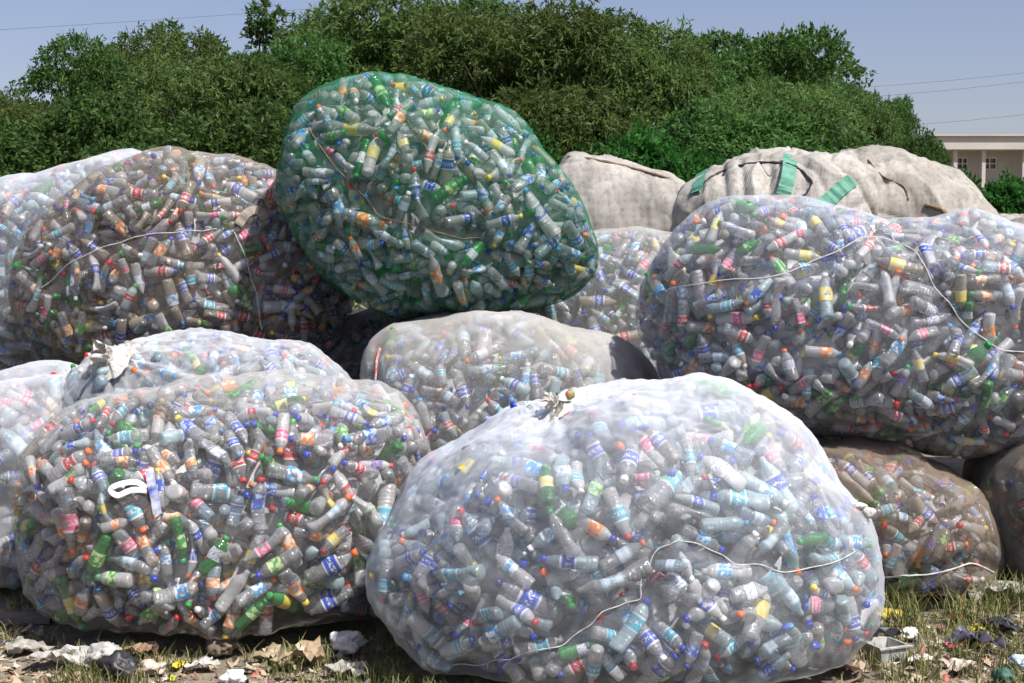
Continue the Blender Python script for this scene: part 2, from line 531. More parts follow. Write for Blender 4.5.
def crush(V, H, Rr, k, seed):
    """k = 0 whole .. 3 flattened"""
    r = np.random.default_rng(seed)
    V = V.copy()
    f = (0, .22, .42, .6)[k] * r.uniform(.85, 1.1)
    zc = H * r.uniform(.35, .6); wz = H * r.uniform(.25, .4)
    w_ = np.exp(-((V[:, 2] - zc) / wz) ** 2)
    an = r.uniform(0, 6.28); ca, sa = math.cos(an), math.sin(an)
    x = V[:, 0] * ca + V[:, 1] * sa; y = -V[:, 0] * sa + V[:, 1] * ca
    x = x * (1 - f * w_); y = y * (1 + .3 * f * w_)
    th = np.arctan2(y, x)
    dent = 1 + (.02 + .10 * k / 3) * np.sin(3 * th + r.uniform(0, 6)) * np.sin(V[:, 2] / H * r.uniform(9, 16) + r.uniform(0, 6)) * np.clip(w_ * 1.4, 0, 1)
    x *= dent; y *= dent
    x += (.0, .006, .012, .02)[k] * np.sin(V[:, 2] / H * 3.1)
    V[:, 0] = x * ca - y * sa; V[:, 1] = x * sa + y * ca
    return V


def lathe(prof, seg):
    n = len(prof)
    an = np.arange(seg) * 2 * math.pi / seg
    V = np.array([(r * c, r * s, z) for z, r in prof for c, s in zip(np.cos(an), np.sin(an))])
    F = np.array([(i * seg + k, i * seg + (k + 1) % seg, (i + 1) * seg + (k + 1) % seg, (i + 1) * seg + k) for i in range(n - 1) for k in range(seg)])
    zn = [(z - prof[0][0]) / (prof[-1][0] - prof[0][0] + 1e-9) for z, _ in prof]
    uv = np.array([[(k / seg, zn[i]), ((k + 1) / seg, zn[i]), ((k + 1) / seg, zn[i + 1]), (k / seg, zn[i + 1])] for i in range(n - 1) for k in range(seg)])
    return V, F, uv


def bottle_arrays(ty, k, hi):
    t = TYPES[ty]; Rr, H = t['R'], t['H']
    zs = [p[0] for p in t['pts']]; rs = [p[1] for p in t['pts']]
    if hi:
        zz = sorted(set(zs + list(np.arange(t['rib'][0], t['rib'][1], .0042 / H)) + list(np.linspace(.69, .92, 8))))
        seg = 16
    else:
        zz = [z for i, z in enumerate(zs) if i not in (1, 5, len(zs) - 2)]; seg = 8
    prof = []
    for z in zz:
        r = np.interp(z, zs, rs)
        if hi and t['rib'][0] < z < t['rib'][1]:
            r *= 1 + .028 * math.sin(2 * math.pi * z * H / .0165)
        prof.append((z * H, r * Rr))
    bV, bF, bU = lathe(prof, seg)
    l0, l1 = t['lab']
    lp = [(z * H, np.interp(z, zs, rs) * Rr + .0013) for z in np.linspace(l0, l1, 5 if hi else 2)]
    lV, lF, lU = lathe(lp, seg)
    nr = np.interp(.95, zs, rs) * Rr
    c0 = .925 * H; c1 = 1.0 * H + .003
    cp = [(c0, nr), (c0, nr + .0028), (c1 - .002, nr + .0026), (c1, nr + .0010), (c1 + .0002, .0006)]
    if not hi: cp = [cp[1], cp[2], cp[4]]
    cV, cF, cU = lathe(cp, 14 if hi else 7)
    out = []
    for V, F, U in ((bV, bF, bU), (lV, lF, lU), (cV, cF, cU)):
        V = crush(V, H, Rr, k, 100 + k * 7 + TY_N.index(ty))
        V[:, 2] -= H / 2
        out.append((V, F, U))
    return out


VAR = [(ty, k) for ty in TY_N for k in range(4)]
LO = [bottle_arrays(ty, k, False) for ty, k in VAR]
HI_M = {}
def hi_meshes(v):
    if v not in HI_M:
        arr = bottle_arrays(*VAR[v], True)
        HI_M[v] = [mesh_np(n, V, F, [m], uv=U) for n, (V, F, U), m in zip(('bottle_body', 'bottle_wrapper', 'bottle_cap'), arr, (BODY['clear'], LAB['blue'], CAP['blue']))]
    return HI_M[v]


# ------------------------------------------------------------------ ground
def ground_mat():
    m, nt, out = new_mat('ground')
    tc = N(nt, 'ShaderNodeTexCoord')
    n1 = noise(nt, tc.outputs['Object'], .9, 8, .65)
    n2 = noise(nt, tc.outputs['Object'], 9, 8, .7)
    n3 = noise(nt, tc.outputs['Object'], 45, 4, .7)
    c = mixc(nt, ramp(nt, n2, [(.35, 0.0), (.65, 1.0)]), (.30, .25, .18), (.13, .10, .07))
    c = mixc(nt, ramp(nt, n1, [(.48, 0.0), (.62, 1.0)]), c, (.10, .13, .05))
    c = mixc(nt, ramp(nt, n3, [(.58, 0.0), (.72, .8)]), c, (.45, .42, .36))
    b = N(nt, 'ShaderNodeBsdfPrincipled'); b.inputs['Roughness'].default_value = .95
    nt.links.new(c, b.inputs['Base Color'])
    bp = N(nt, 'ShaderNodeBump'); bp.inputs['Strength'].default_value = 1; bp.inputs['Distance'].default_value = .03
    nt.links.new(n2, bp.inputs['Height']); nt.links.new(bp.outputs[0], b.inputs['Normal'])
    nt.links.new(b.outputs[0], out.inputs[0])
    return m


GN = SNoise(.9, seed=3); GN2 = SNoise(.22, seed=4)
def ground_z(x, y):
    p = np.stack([np.asarray(x, float), np.asarray(y, float), np.zeros_like(np.asarray(x, float))], -1).reshape(-1, 3)
    near = np.clip(1 - (np.abs(p[:, 1] - 6) - 3) / 6, 0, 1)
    return ((GN(p) * .012 + GN2(p) * .006) * near).reshape(np.shape(x))


def build_ground():
    xs = np.concatenate([[-2500, -800, -250, -90, -40, -20, -12, -8], np.arange(-5, 5.01, .08), [8, 12, 20, 40, 90, 250, 800, 2500]])
    ys = np.concatenate([[-300, -60, -15, 0, 2], np.arange(3.5, 9, .08), [10, 12, 15, 20, 30, 45, 70, 110, 200, 500, 1200, 2600]])
    X, Y = np.meshgrid(xs, ys)
    Z = ground_z(X, Y)
    V = np.stack([X, Y, Z], -1).reshape(-1, 3)
    nx = len(xs)
    i, j = np.meshgrid(np.arange(nx - 1), np.arange(len(ys) - 1))
    a = (j * nx + i).ravel()
    F = np.stack([a, a + 1, a + nx + 1, a + nx], 1)
    g = obj('ground', mesh_np('ground', V, F, ground_mat()))
    tag(g, 'bare brown littered ground with patches of grass', kind='structure')
build_ground()

# ------------------------------------------------------------------ bags
BAGS = []


def shape_bag(outline, Yc, Ry, center=None, level=5, full=2.5, ground=False, lump=.02, seed=0, soft=17):
    """closed bag surface: outline (photo pixels) set at its own depth, rounded in depth"""
    oc = center or (np.mean([p[0] for p in outline]), (min(p[1] for p in outline) + max(p[1] for p in outline)) / 2)
    C = np.array(P(*oc, Yc))
    pts = np.array([P(x, y, Yc) for x, y in outline]) - C
    an = np.arctan2(pts[:, 2], pts[:, 0]); rr = np.hypot(pts[:, 0], pts[:, 2])
    o = np.argsort(an); an, rr = an[o], rr[o]
    ga = np.linspace(-math.pi, math.pi, 361)
    g = np.interp(ga, np.concatenate([an - 2 * math.pi, an, an + 2 * math.pi]), np.tile(rr, 3))
    ker = np.hanning(soft); ker /= ker.sum()
    g = np.convolve(np.concatenate([g[:-1], g[:-1], g[:-1]]), ker, 'same')[360:720]
    g = np.append(g, g[0])
    D, F = ico(level)
    a = np.arctan2(D[:, 2], D[:, 0]); s = np.clip(np.hypot(D[:, 0], D[:, 2]), 0, 1)
    Ra = np.interp(a, ga, g); Rm = g.mean()
    Re = Rm + (Ra - Rm) * (s * s * (3 - 2 * s))
    y = np.sign(D[:, 1]) * Ry * (np.clip(1 - s ** full, 0, 1)) ** (1 / full)
    V = np.stack([Re * s * np.cos(a), y, Re * s * np.sin(a)], 1)
    V = V + C
    nz = SNoise(.55, seed=seed + 50)
    Nn = vnormals(V, F)
    V = V + Nn * (nz(V) * lump)[:, None]
    if ground:
        z = V[:, 2]
        k = .10
        V[:, 2] = np.where(z < k, .012 + (k - .012) * np.exp(np.minimum(z - k, 0) / (k * 1.0)), z)
    return C, V, F


def cast(V, F, px):
    bvh = BVHTree.FromPolygons([tuple(v) for v in V], [tuple(f) for f in F])
    out = []
    for x, y in px:
        d = (P(x, y, 5) - CAM).normalized()
        h = bvh.ray_cast(CAM, d)
        if h[0] is not None: out.append(h[0])
    return out


def seg_spheres(c, ax, half, r):
    return c + ax * np.linspace(-(half - r * .6), half - r * .6, 5)[:, None]


def pack(V, F, want, depths, seed, vis_only=True, big=.12, dens=1.0, accept=.68):
    """put bottles under the surface, layer by layer, so that they rest beside each other"""
    r = np.random.default_rng(seed)
    Nn = vnormals(V, F)
    fa = np.linalg.norm(np.cross(V[F[:, 1]] - V[F[:, 0]], V[F[:, 2]] - V[F[:, 0]]), axis=1)
    fc = V[F].mean(1); fn = Nn[F].mean(1); fn /= np.linalg.norm(fn, axis=1)[:, None]
    to = np.array(CAM) - fc; to /= np.linalg.norm(to, axis=1)[:, None]
    pxy, _ = project(fc)
    ok = ((fn * to).sum(1) > -.22) & (fc[:, 2] > .10) & (pxy[:, 0] > -110) & (pxy[:, 0] < 1134)
    idx = np.where(ok)[0]; pr = fa[idx] / fa[idx].sum(); area = fa[idx].sum() / 2
    out = []
    SP = np.zeros((4000, 5, 3)); SR = np.zeros(4000); SC = np.zeros((4000, 3)); ns = 0
    for li, dep in enumerate(depths):
        n_try = int(area * (820, 640, 420)[li] * dens)
        cand = r.choice(idx, n_try, p=pr)
        acc_f = accept - .07 * li
        for ci in cand:
            n = fn[ci]; p = fc[ci]
            u = r.random()
            ty = 2 if u < big else (3 if u < big + .15 else (1 if u < big + .5 else 0))
            k = int(r.choice(4, p=(.28, .30, .26, .16)))
            t = TYPES[TY_N[ty]]; sc_ = r.uniform(.82, 1.12)
            Rr = t['R'] * sc_; half = t['H'] / 2 * sc_
            tan = np.cross(n, r.normal(size=3)); tan /= np.linalg.norm(tan)
            tilt = r.normal(0, .22) if r.random() > .14 else r.choice((-1, 1)) * r.uniform(.7, 1.25)
            ax = tan * math.cos(tilt) + n * math.sin(tilt)
            d = dep + Rr * 1.08 + abs(math.sin(tilt)) * (half - Rr * .5) + .006
            c = p - n * d
            s = seg_spheres(c, ax, half, Rr)
            if s[:, 2].min() < Rr * .7 + .02: continue
            if ns:
                m = np.where(((SC[:ns] - c) ** 2).sum(1) < .13)[0]
                if len(m):
                    dd = ((SP[m][:, :, None] - s) ** 2).sum(-1)
                    if (dd < (((SR[m] + Rr) * acc_f) ** 2)[:, None, None]).any(): continue
            SP[ns] = s; SR[ns] = Rr; SC[ns] = c; ns += 1
            sp = r.uniform(0, 6.28)
            e1 = np.cross(ax, (0.3, .5, .8)); e1 /= np.linalg.norm(e1); e2 = np.cross(ax, e1)
            X = e1 * math.cos(sp) + e2 * math.sin(sp); Yv = np.cross(ax, X)
            out.append(dict(v=ty * 4 + k, c=c, M=np.stack([X, Yv, ax], 1) * sc_, ax=ax, n=n, layer=li, R=Rr, L=half * 2, sph=s))
    return out


def colours(bs, r, mix):
    cw = np.array(mix.get('cap', (.36, .10, .13, .11, .10, .08, .08, .04)), float); cw /= cw.sum()
    lw = np.array(mix.get('lab', (.17, .12, .13, .12, .10, .08, .08, .05, .05, .05, .03, .10)), float); lw /= lw.sum()
    bw = np.array(mix.get('body', (.80, .10, .06, .04)), float); bw /= bw.sum()
    for b in bs:
        b['body'] = int(r.choice(4, p=bw))
        b['lab'] = int(r.choice(12, p=lw)) if r.random() < mix.get('plab', .92) else -1
        b['cap'] = int(r.choice(8, p=cw)) if r.random() < mix.get('pcap', .72) else -1
        if b['body'] == 2:
            b['lab'] = int(r.choice([8, 8, 4, 7])) if r.random() < .7 else -1
            b['cap'] = 5 if r.random() < .75 else -1


ALLB = []


def net_bag(key, short, label, outline, Yc, Ry, net, depths=(0, .042, .10), level=5, ground=False, cords=(), knot=None, seed=0, mix={},
            bottles=True, dens=1.0, full=2.5, lump=.02, density=None, center=None, big=.12, sag=.4, group='net bags of bottles'):
    C, V, F = shape_bag(outline, Yc, Ry, center, level, full, ground, lump, seed)
    r = np.random.default_rng(seed + 1)
    # cords pull the net in
    lines = []
    for pix, rad, mat, nm in cords:
        pts = cast(V, F, pix)
        if len(pts) > 1: lines.append((smooth_line(pts, 8), rad, mat, nm))
    Nn = vnormals(V, F)
    for ln, rad, mat, nm in lines:
        lp = np.array([tuple(p) for p in ln])
        dm = np.full(len(V), 9.0)
        for q in lp: dm = np.minimum(dm, np.linalg.norm(V - q, axis=1))
        V = V - Nn * (.032 * np.exp(-(dm / .05) ** 2))[:, None]
    dens_a = np.ones(len(V))
    kp = None
    if knot:
        kp = np.array(cast(V, F, [knot[0]])[0]); reach, amp = knot[1], knot[2]
        dv = V - kp; dist = np.linalg.norm(dv, axis=1)
        kn = Nn[np.argmin(dist)]
        e1 = np.cross(kn, (0, 1, 0.2)); e1 /= np.linalg.norm(e1); e2 = np.cross(kn, e1)
        th = np.arctan2(dv @ e2, dv @ e1)
        fall = np.exp(-dist / reach)
        fold = np.sin(th * 17 + 1.3 * np.sin(th * 5)) * .6 + np.sin(th * 29 + 1) * .4
        V = V + Nn * (fold * amp * fall * np.clip(dist / .05, 0, 1) + .05 * np.exp(-(dist / .09) ** 2))[:, None]
        dens_a += (1.6 + .9 * fold) * np.exp(-dist / (reach * .8))
    bs = []
    if bottles:
        bs = pack(V, F, None, depths, seed + 2, dens=dens, big=big)
        colours(bs, r, mix)
        for b in bs: b['bag'] = key; b['short'] = short
        # the net sags between the bottles
        l1 = [b for b in bs if b['layer'] == 0]
        SP = np.concatenate([b['sph'] for b in l1]); SR = np.repeat([b['R'] for b in l1], 5)
        kd = KDTree(len(SP))
        for i, p in enumerate(SP): kd.insert(p, i)
        kd.balance()
        Nn = vnormals(V, F)
        gap = np.zeros(len(V))
        for i, v in enumerate(V):
            co, ix, d = kd.find(v)
            gap[i] = d - SR[ix]
        off = np.clip(gap - .008, 0, .04) * .8 * sag
        # smooth the sag once or twice over neighbours
        for _ in range(2):
            acc = np.zeros(len(V)); cnt = np.zeros(len(V))
            for a, b_ in ((0, 1), (1, 2), (2, 0)):
                np.add.at(acc, F[:, a], off[F[:, b_]]); np.add.at(acc, F[:, b_], off[F[:, a]])
                np.add.at(cnt, F[:, a], 1); np.add.at(cnt, F[:, b_], 1)
            off = .5 * off + .5 * acc / cnt
        V = V - Nn * off[:, None]
        if ground: V[:, 2] = np.maximum(V[:, 2], .012)
    if density: dens_a *= density(V, C)
    base = Vector((C[0], C[1], V[:, 2].min()))
    root = empty('bottle_bag', base)
    tag(root, label, 'bag', group)
    fine = SNoise(.05, seed=seed + 9)
    V = V + vnormals(V, F) * (fine(V) * .002)[:, None]
    net_o = obj('netting', mesh_np('netting', V - np.array(base), F, NETS[net], attrs={'thread_share': dens_a}), root)
    for ln, rad, mat, nm in lines:
        bv = BVHTree.FromPolygons([tuple(v) for v in V], [tuple(f) for f in F])
        pl = []
        for i, p in enumerate(ln):
            co, no, ix, d = bv.find_nearest(p)
            if no.dot(CAM - co) < 0: no = -no
            a = i * 1.1
            pl.append(co + no * (rad * .9))
        for _ in range(4):
            pl = [pl[0]] + [(pl[i - 1] + pl[i] * 2 + pl[i + 1]) / 4 for i in range(1, len(pl) - 1)] + [pl[-1]]
        rr = [rad * (1 + .22 * math.sin(i * 2.1)) for i in range(len(pl))]
        tv, tf = tube_arr(pl, rr, 7)
        obj(nm, mesh_np('cord', tv - np.array(base), tf, mat), root)
    BAGS.append(dict(key=key, V=V, F=F, C=C, root=root, base=base, knot=kp))
    # solid core added inside the bag, so light cannot pass through
    Dv, Df = ico(4)
    if bottles:
        Cc, Vc, Fc = shape_bag(outline, Yc, Ry, center, 4, full, ground, lump, seed)
        nn = vnormals(Vc, Fc)
        Vc = Vc - nn * (.15 + .03 * SNoise(.12, seed=seed)(Vc))[:, None]
        if ground: Vc[:, 2] = np.maximum(Vc[:, 2], .03)
        CORES.append((Vc, Fc))
    ALLB.extend(bs)
    return root


CORES = []
rw, rb, rr_ = M_rope_white, M_rope_brown, M_rope_red
MIX_W = dict(body=(.63, .30, .035, .035), lab=(.22, .09, .24, .17, .08, .05, .03, .02, .02, .05, .006, .16), cap=(.46, .10, .14, .07, .06, .06, .10, .03))
MIX_C = dict(lab=(.16, .08, .12, .10, .08, .14, .14, .08, .07, .07, .012, .06), cap=(.28, .10, .10, .18, .14, .11, .05, .06))
MIX_D = dict(MIX_C, body=(.60, .04, .06, .30))
MIX_G = dict(lab=(.16, .10, .14, .14, .12, .06, .07, .08, .05, .03, .02, .10), cap=(.30, .12, .14, .09, .10, .12, .08, .06))

# nearest row
net_bag('front_right', 'white front bag', 'big white net bag of bottles in front, tied with a knot on top',
        [(371, 578), (380, 530), (402, 490), (440, 452), (490, 427), (545, 406), (600, 388), (660, 378), (712, 377), (770, 400), (815, 445), (850, 490), (872, 535), (876, 575), (866, 610), (838, 645), (790, 668), (700, 682), (600, 685), (500, 680), (435, 658), (390, 622)],
        5.5, .78, 'white', level=6, ground=True, knot=((556, 408), .34, .014), seed=11, mix=MIX_W, center=(625, 545), density=lambda V, C: .7 + .55 * np.clip((V[:, 2] - .55) / .5, 0, 1),
        cords=[([(452, 672), (484, 668), (511, 661), (553, 650), (580, 631), (617, 609), (640, 595), (648, 572), (660, 551), (682, 540), (703, 549), (735, 560), (768, 567), (804, 572), (836, 567), (862, 552)], .0021, rw, 'cord')])
net_bag('front_left', 'front left bag', 'greyish net bag of colourful bottles slumped at the front left',
        [(27, 500), (33, 452), (52, 420), (88, 398), (150, 386), (230, 382), (330, 384), (395, 390), (425, 420), (436, 470), (430, 540), (412, 592), (375, 620), (300, 634), (200, 636), (105, 628), (56, 604), (33, 560)],
        6.16, .74, 'grey', level=6, ground=True, seed=23, mix=MIX_C, center=(228, 510), density=lambda V, C: .8 + .9 * np.clip((V[:, 2] - .86) / .2, 0, 1), sag=.7)
net_bag('hump', 'cloudy hump bag', 'cloudy film bag with a tied neck rising behind the front left bag',
        [(62, 440), (66, 395), (90, 365), (125, 346), (200, 333), (270, 341), (330, 368), (375, 410), (385, 470), (370, 540), (300, 570), (150, 570), (80, 520)],
        6.95, .55, 'haze', level=6, ground=True, knot=((112, 360), .32, .024), seed=27, mix=MIX_W, center=(220, 450), density=lambda V, C: .72)
net_bag('low_right', 'low brown bag', 'dusty brownish net bag squashed under the large bag at right',
        [(740, 520), (760, 450), (815, 432), (870, 440), (920, 458), (962, 480), (986, 515), (990, 560), (972, 590), (920, 600), (820, 600), (750, 580)],
        6.78, .62, 'brown', ground=True, seed=31, mix=MIX_D,
        cords=[([(879, 582), (903, 579), (928, 576), (957, 569), (978, 565), (1000, 571)], .004, rw, 'cord')])
net_bag('edge_right', 'dark edge bag', 'dark dirty net bag cut off by the right edge of the picture',
        [(974, 500), (985, 455), (1015, 428), (1070, 410), (1150, 410), (1210, 470), (1215, 550), (1180, 590), (1050, 590), (985, 575)],
        6.75, .6, 'dark', ground=True, seed=37, mix=MIX_C, dens=.6)
net_bag('edge_left', 'left edge bag', 'white net bag half hidden behind the front left bag at the left edge',
        [(-150, 480), (-120, 410), (-50, 385), (15, 374), (70, 366), (105, 385), (112, 450), (100, 530), (75, 590), (0, 618), (-100, 600)],
        6.95, .62, 'haze', ground=True, seed=41, mix=MIX_W, density=lambda V, C: 1.3, lump=.035)
net_bag('middle', 'middle bag', 'pale net bag in the middle carrying the green bag',
        [(358, 400), (364, 350), (390, 322), (440, 315), (500, 316), (560, 320), (612, 336), (652, 370), (664, 430), (650, 500), (600, 560), (500, 570), (400, 560), (362, 480)],
        7.35, .62, 'beige', ground=True, seed=43, mix=MIX_W,
        density=lambda V, C: .8 + .5 * np.clip((V[:, 2] - .95) / .25, 0, 1) + .75 * np.clip((V[:, 0] - C[0] - .1) / .55, 0, 1),
        cords=[([(384, 322), (376, 345), (372, 365), (371, 385)], .007, rr_, 'cord')])
net_bag('right_big', 'large right bag', 'very large clear net bag of colourful bottles high on the right',
        [(637, 330), (640, 285), (655, 245), (690, 212), (735, 198), (780, 197), (830, 206), (880, 217), (930, 214), (1000, 222), (1060, 240), (1110, 290), (1120, 350), (1090, 410), (1030, 440), (960, 452), (890, 442), (800, 425), (720, 410), (665, 385)],
        7.05, .74, 'pale', level=5, seed=53, mix=MIX_C, sag=.8, center=(880, 325),
        cords=[([(641, 296), (690, 284), (740, 277), (790, 268), (840, 246), (880, 226)], .0026, rw, 'cord'),
               ([(884, 226), (905, 237), (925, 262), (945, 300), (970, 325), (1000, 345), (1023, 352), (1060, 355)], .0026, rw, 'cord')])
net_bag('green', 'green net bag', 'bottle bag in green netting perched on top of the pile',
        [(276, 190), (280, 150), (300, 108), (335, 84), (385, 76), (440, 82), (480, 100), (530, 140), (575, 190), (598, 235), (596, 270), (570, 298), (520, 315), (450, 318), (385, 315), (345, 295), (305, 255)],
        7.75, .64, 'green', level=5, seed=61, mix=MIX_G, sag=.8, center=(435, 205),
        cords=[([(305, 125), (320, 150), (355, 190), (380, 214), (414, 229), (459, 237), (479, 239)], .0026, rb, 'cord'),
               ([(411, 231), (410, 260), (412, 300)], .002, rb, 'seam_cord')])
net_bag('upper_left', 'upper left bag', 'grey net bag of bottles with orange wrappers, upper left beside the green one',
        [(16, 290), (24, 250), (50, 212), (90, 178), (140, 158), (200, 151), (255, 158), (300, 180), (335, 220), (355, 290), (350, 340), (310, 372), (230, 384), (130, 375), (60, 350), (25, 320)],
        8.3, .68, 'dusty', seed=71, mix=MIX_D, sag=.8, center=(190, 268),
        cords=[([(40, 287), (73, 258), (110, 243), (146, 234), (190, 229), (215, 228)], .0026, rw, 'cord'), ([(236, 232), (252, 276), (258, 302), (260, 331)], .0026, rw, 'cord')])
net_bag('far_left', 'far left bag', 'hazy white net bag behind the upper left bag at the left edge',
        [(-120, 280), (-110, 220), (-60, 190), (0, 183), (50, 172), (90, 153), (125, 149), (160, 165), (180, 220), (175, 300), (140, 350), (60, 372), (-60, 365)],
        9.1, .66, 'haze', seed=73, mix=MIX_W, center=(30, 270), lump=.03)
net_bag('behind_green', 'beige wedged bag', 'dusty beige net bag wedged between the green bag and the large right bag',
        [(500, 330), (510, 270), (560, 240), (620, 232), (680, 236), (730, 260), (750, 330), (745, 420), (700, 490), (560, 490), (510, 420)],
        8.7, .6, 'beige', ground=True, seed=79, mix=MIX_W, density=lambda V, C: .75)
net_bag('under_left', 'low bag at left', 'added net bag filling the dark shaded gap under the upper left bag',
        [(60, 430), (70, 385), (130, 370), (240, 366), (330, 325), (390, 298), (450, 310), (480, 420), (460, 500), (230, 520), (90, 510)],
        8.6, .6, 'dark', ground=True, seed=83, mix=MIX_C, dens=.5)  # added support bag, stretched right so its dark net fills the shaded gap
net_bag('under_far_left', 'lowest far left bag', 'net bag at the bottom of the far left stack',
        [(-160, 400), (-120, 370), (-40, 350), (60, 352), (80, 400), (75, 450), (0, 480), (-120, 480)],
        9.3, .55, 'haze', ground=True, seed=89, mix=MIX_W, dens=.5)

# ------------------------------------------------------------------ bottles: the 300 that show largest one by one, the rest as one mass
def choose_bottles():
    bv = {b['key']: BVHTree.FromPolygons([tuple(v) for v in b['V']], [tuple(f) for f in b['F']]) for b in BAGS}
    for b in ALLB:
        b['score'] = 0
        if b['layer'] > 1: continue
        xy, d = project(b['c'])
        if not (-10 < xy[0] < 1034 and -10 < xy[1] < 693): continue
        to = (Vector(b['c']) - CAM); L = to.length; to.normalize()
        hid = False
        for k, t in bv.items():
            if k == b['bag']: continue
            h = t.ray_cast(CAM, to, L)
            if h[0] is not None: hid = True; break
        if hid: continue
        facing = np.dot(b['n'], -np.array(to))
        if facing < .12: continue
        ends, _ = project(np.stack([b['c'] - b['ax'] * b['L'] / 2, b['c'] + b['ax'] * b['L'] / 2]))
        ln = np.linalg.norm(ends[0] - ends[1]) + 2 * b['R'] / d * FPX
        b['xy'] = xy; b['ends'] = ends
        b['score'] = ln * b['R'] / d * min(1, facing + .3) * (1.0 if b['layer'] == 0 else .35) * (1.5 if b['body'] == 2 else 1)
    o = sorted([b for b in ALLB if b['score'] > 0], key=lambda b: -b['score'])
    return o[:300]


def describe(b):
    bag = next(g for g in BAGS if g['key'] == b['bag'])
    pv, _ = project(bag['V'])
    pv = pv[(pv[:, 0] > 0) & (pv[:, 0] < 1024) & (pv[:, 1] > 0) & (pv[:, 1] < 683)]
    x0, y0 = pv.min(0); x1, y1 = pv.max(0)
    u = (b['xy'][0] - x0) / (x1 - x0); v = (b['xy'][1] - y0) / (y1 - y0)
    row = 'top' if v < .3 else ('middle' if v < .62 else 'bottom')
    cl = 'left' if u < .3 else ('centre' if u < .68 else 'right')
    pos = {'middlecentre': 'centre', }.get(row + cl, row + ' ' + cl)
    e = b['ends']; dd = e[1] - e[0]
    ln = np.linalg.norm(dd); full = b['L'] / np.linalg.norm(b['c'] - np.array(CAM)) * FPX
    ang = math.degrees(math.atan2(-dd[1], dd[0]))
    if ln < .45 * full: ori = 'seen end-on'
    elif abs(ang) < 25: ori = 'lying neck right'
    elif abs(ang) > 155: ori = 'lying neck left'
    elif 65 < ang < 115: ori = 'upright'
    elif -115 < ang < -65: ori = 'upside down'
    elif ang > 0: ori = 'leaning right' if ang < 90 else 'leaning left'
    else: ori = 'neck down right' if ang > -90 else 'neck down left'
    size = {'big': 'large ', 'small': 'small '}.get(VAR[b['v']][0], '')
    crushed = 'crushed ' if VAR[b['v']][1] >= 2 else ''
    cap = (CAP_N[b['cap']] + '-capped ') if b['cap'] >= 0 else 'capless '
    wrap = (LAB_N[b['lab']] + '-wrapped ') if b['lab'] >= 0 else ''
    return crushed + size + cap + wrap + BODY_N[b['body']] + ' bottle', ori, pos + ' of ' + b['short']


def build_bottles():
    picked = choose_bottles()
    seen = {}
    for b in picked:
        b['picked'] = True
        a, o, p = describe(b)
        b['lt'] = (a, o, p)
        seen.setdefault(a + ' ' + o + ' ' + p, []).append(b)
    for lab, bs in seen.items():
        if len(bs) == 1: bs[0]['label'] = lab
        else:
            # tell twins apart by height in the picture, or left/right when level
            ys = [q['xy'][1] for q in bs]; xs = [q['xy'][0] for q in bs]
            horiz = (max(xs) - min(xs)) > (max(ys) - min(ys))
            bs.sort(key=lambda q: q['xy'][0] if horiz else q['xy'][1])
            words = {2: (['left one', 'right one'], ['upper one', 'lower one'])}.get(len(bs), (['leftmost'] + ['inner one'] * (len(bs) - 2) + ['rightmost'], ['highest'] + ['inner one'] * (len(bs) - 2) + ['lowest']))
            for q, wd in zip(bs, words[0] if horiz else words[1]): q['label'] = lab + ', ' + wd
    for b in picked:
        for wd in ('small ', 'crushed ', 'large '):
            if len(b['label'].replace('-', ' ').split()) > 16: b['label'] = b['label'].replace(wd, '', 1)
        root = empty('plastic_bottle')
        M = Matrix([[*b['M'][i], b['c'][i]] for i in range(3)] + [[0, 0, 0, 1]])
        root.matrix_world = M
        tag(root, b['label'], 'bottle', 'bottles packed in the net bags')
        bm, lm, cm = hi_meshes(b['v'])
        def part(nm, me, mat):
            o = bpy.data.objects.new(nm, me)
            o.parent = root
            col.objects.link(o)
            o.material_slots[0].link = 'OBJECT'
            o.material_slots[0].material = mat
            return o
        part('body', bm, BODY[BODY_N[b['body']]])
        if b['lab'] >= 0: part('wrapper', lm, LAB[LAB_N[b['lab']]])
        if b['cap'] >= 0: part('cap', cm, CAP[CAP_N[b['cap']]])
    # the rest
    mats = [BODY[k] for k in BODY_N] + [LAB[k] for k in LAB_N] + [CAP[k] for k in CAP_N] + [M_core]
    rest = [b for b in ALLB if not b.get('picked')]
    Vs, Fs, Ms, Us, n = [], [], [], [], 0
    for v in range(len(VAR)):
        g = [b for b in rest if b['v'] == v]
        if not g: continue
        for part, key, off in ((0, 'body', 0), (1, 'lab', 4), (2, 'cap', 16)):
            h = [b for b in g if b[key] >= 0]
            if not h: continue
            V, F, U = LO[v][part]
            M = np.stack([b['M'] for b in h]); c = np.stack([b['c'] for b in h])
            W = np.einsum('bij,vj->bvi', M, V) + c[:, None]
            Vs.append(W.reshape(-1, 3))
            Fs.append((F[None] + (np.arange(len(h)) * len(V))[:, None, None] + n).reshape(-1, 4))
            Ms.append(np.repeat([b[key] + off for b in h], len(F)))
            Us.append(np.tile(U.reshape(1, -1, 2), (len(h), 1, 1)).reshape(-1, 2))
            n += len(W) * len(V)
    V = np.concatenate(Vs); F = np.concatenate(Fs)
    me = mesh_np('plastic_bottles', V, F, mats, np.concatenate(Ms), np.concatenate(Us))
    o = obj('plastic_bottles', me)
    tag(o, 'countless clear plastic bottles packed inside the net bags', 'bottles', kind='stuff')
    # solid cores added inside the bags: stand for deep bottles and block light
    Vc, Fc = join_arr(CORES)
    oc = obj('solid_cores', mesh_np('solid_cores', Vc, Fc, M_core), o)
    oc['kind'] = 'stuff'
    return len(ALLB)
build_bottles()

# ------------------------------------------------------------------ knots, ties and rags on the bags
def bag(key): return next(b for b in BAGS if b['key'] == key)


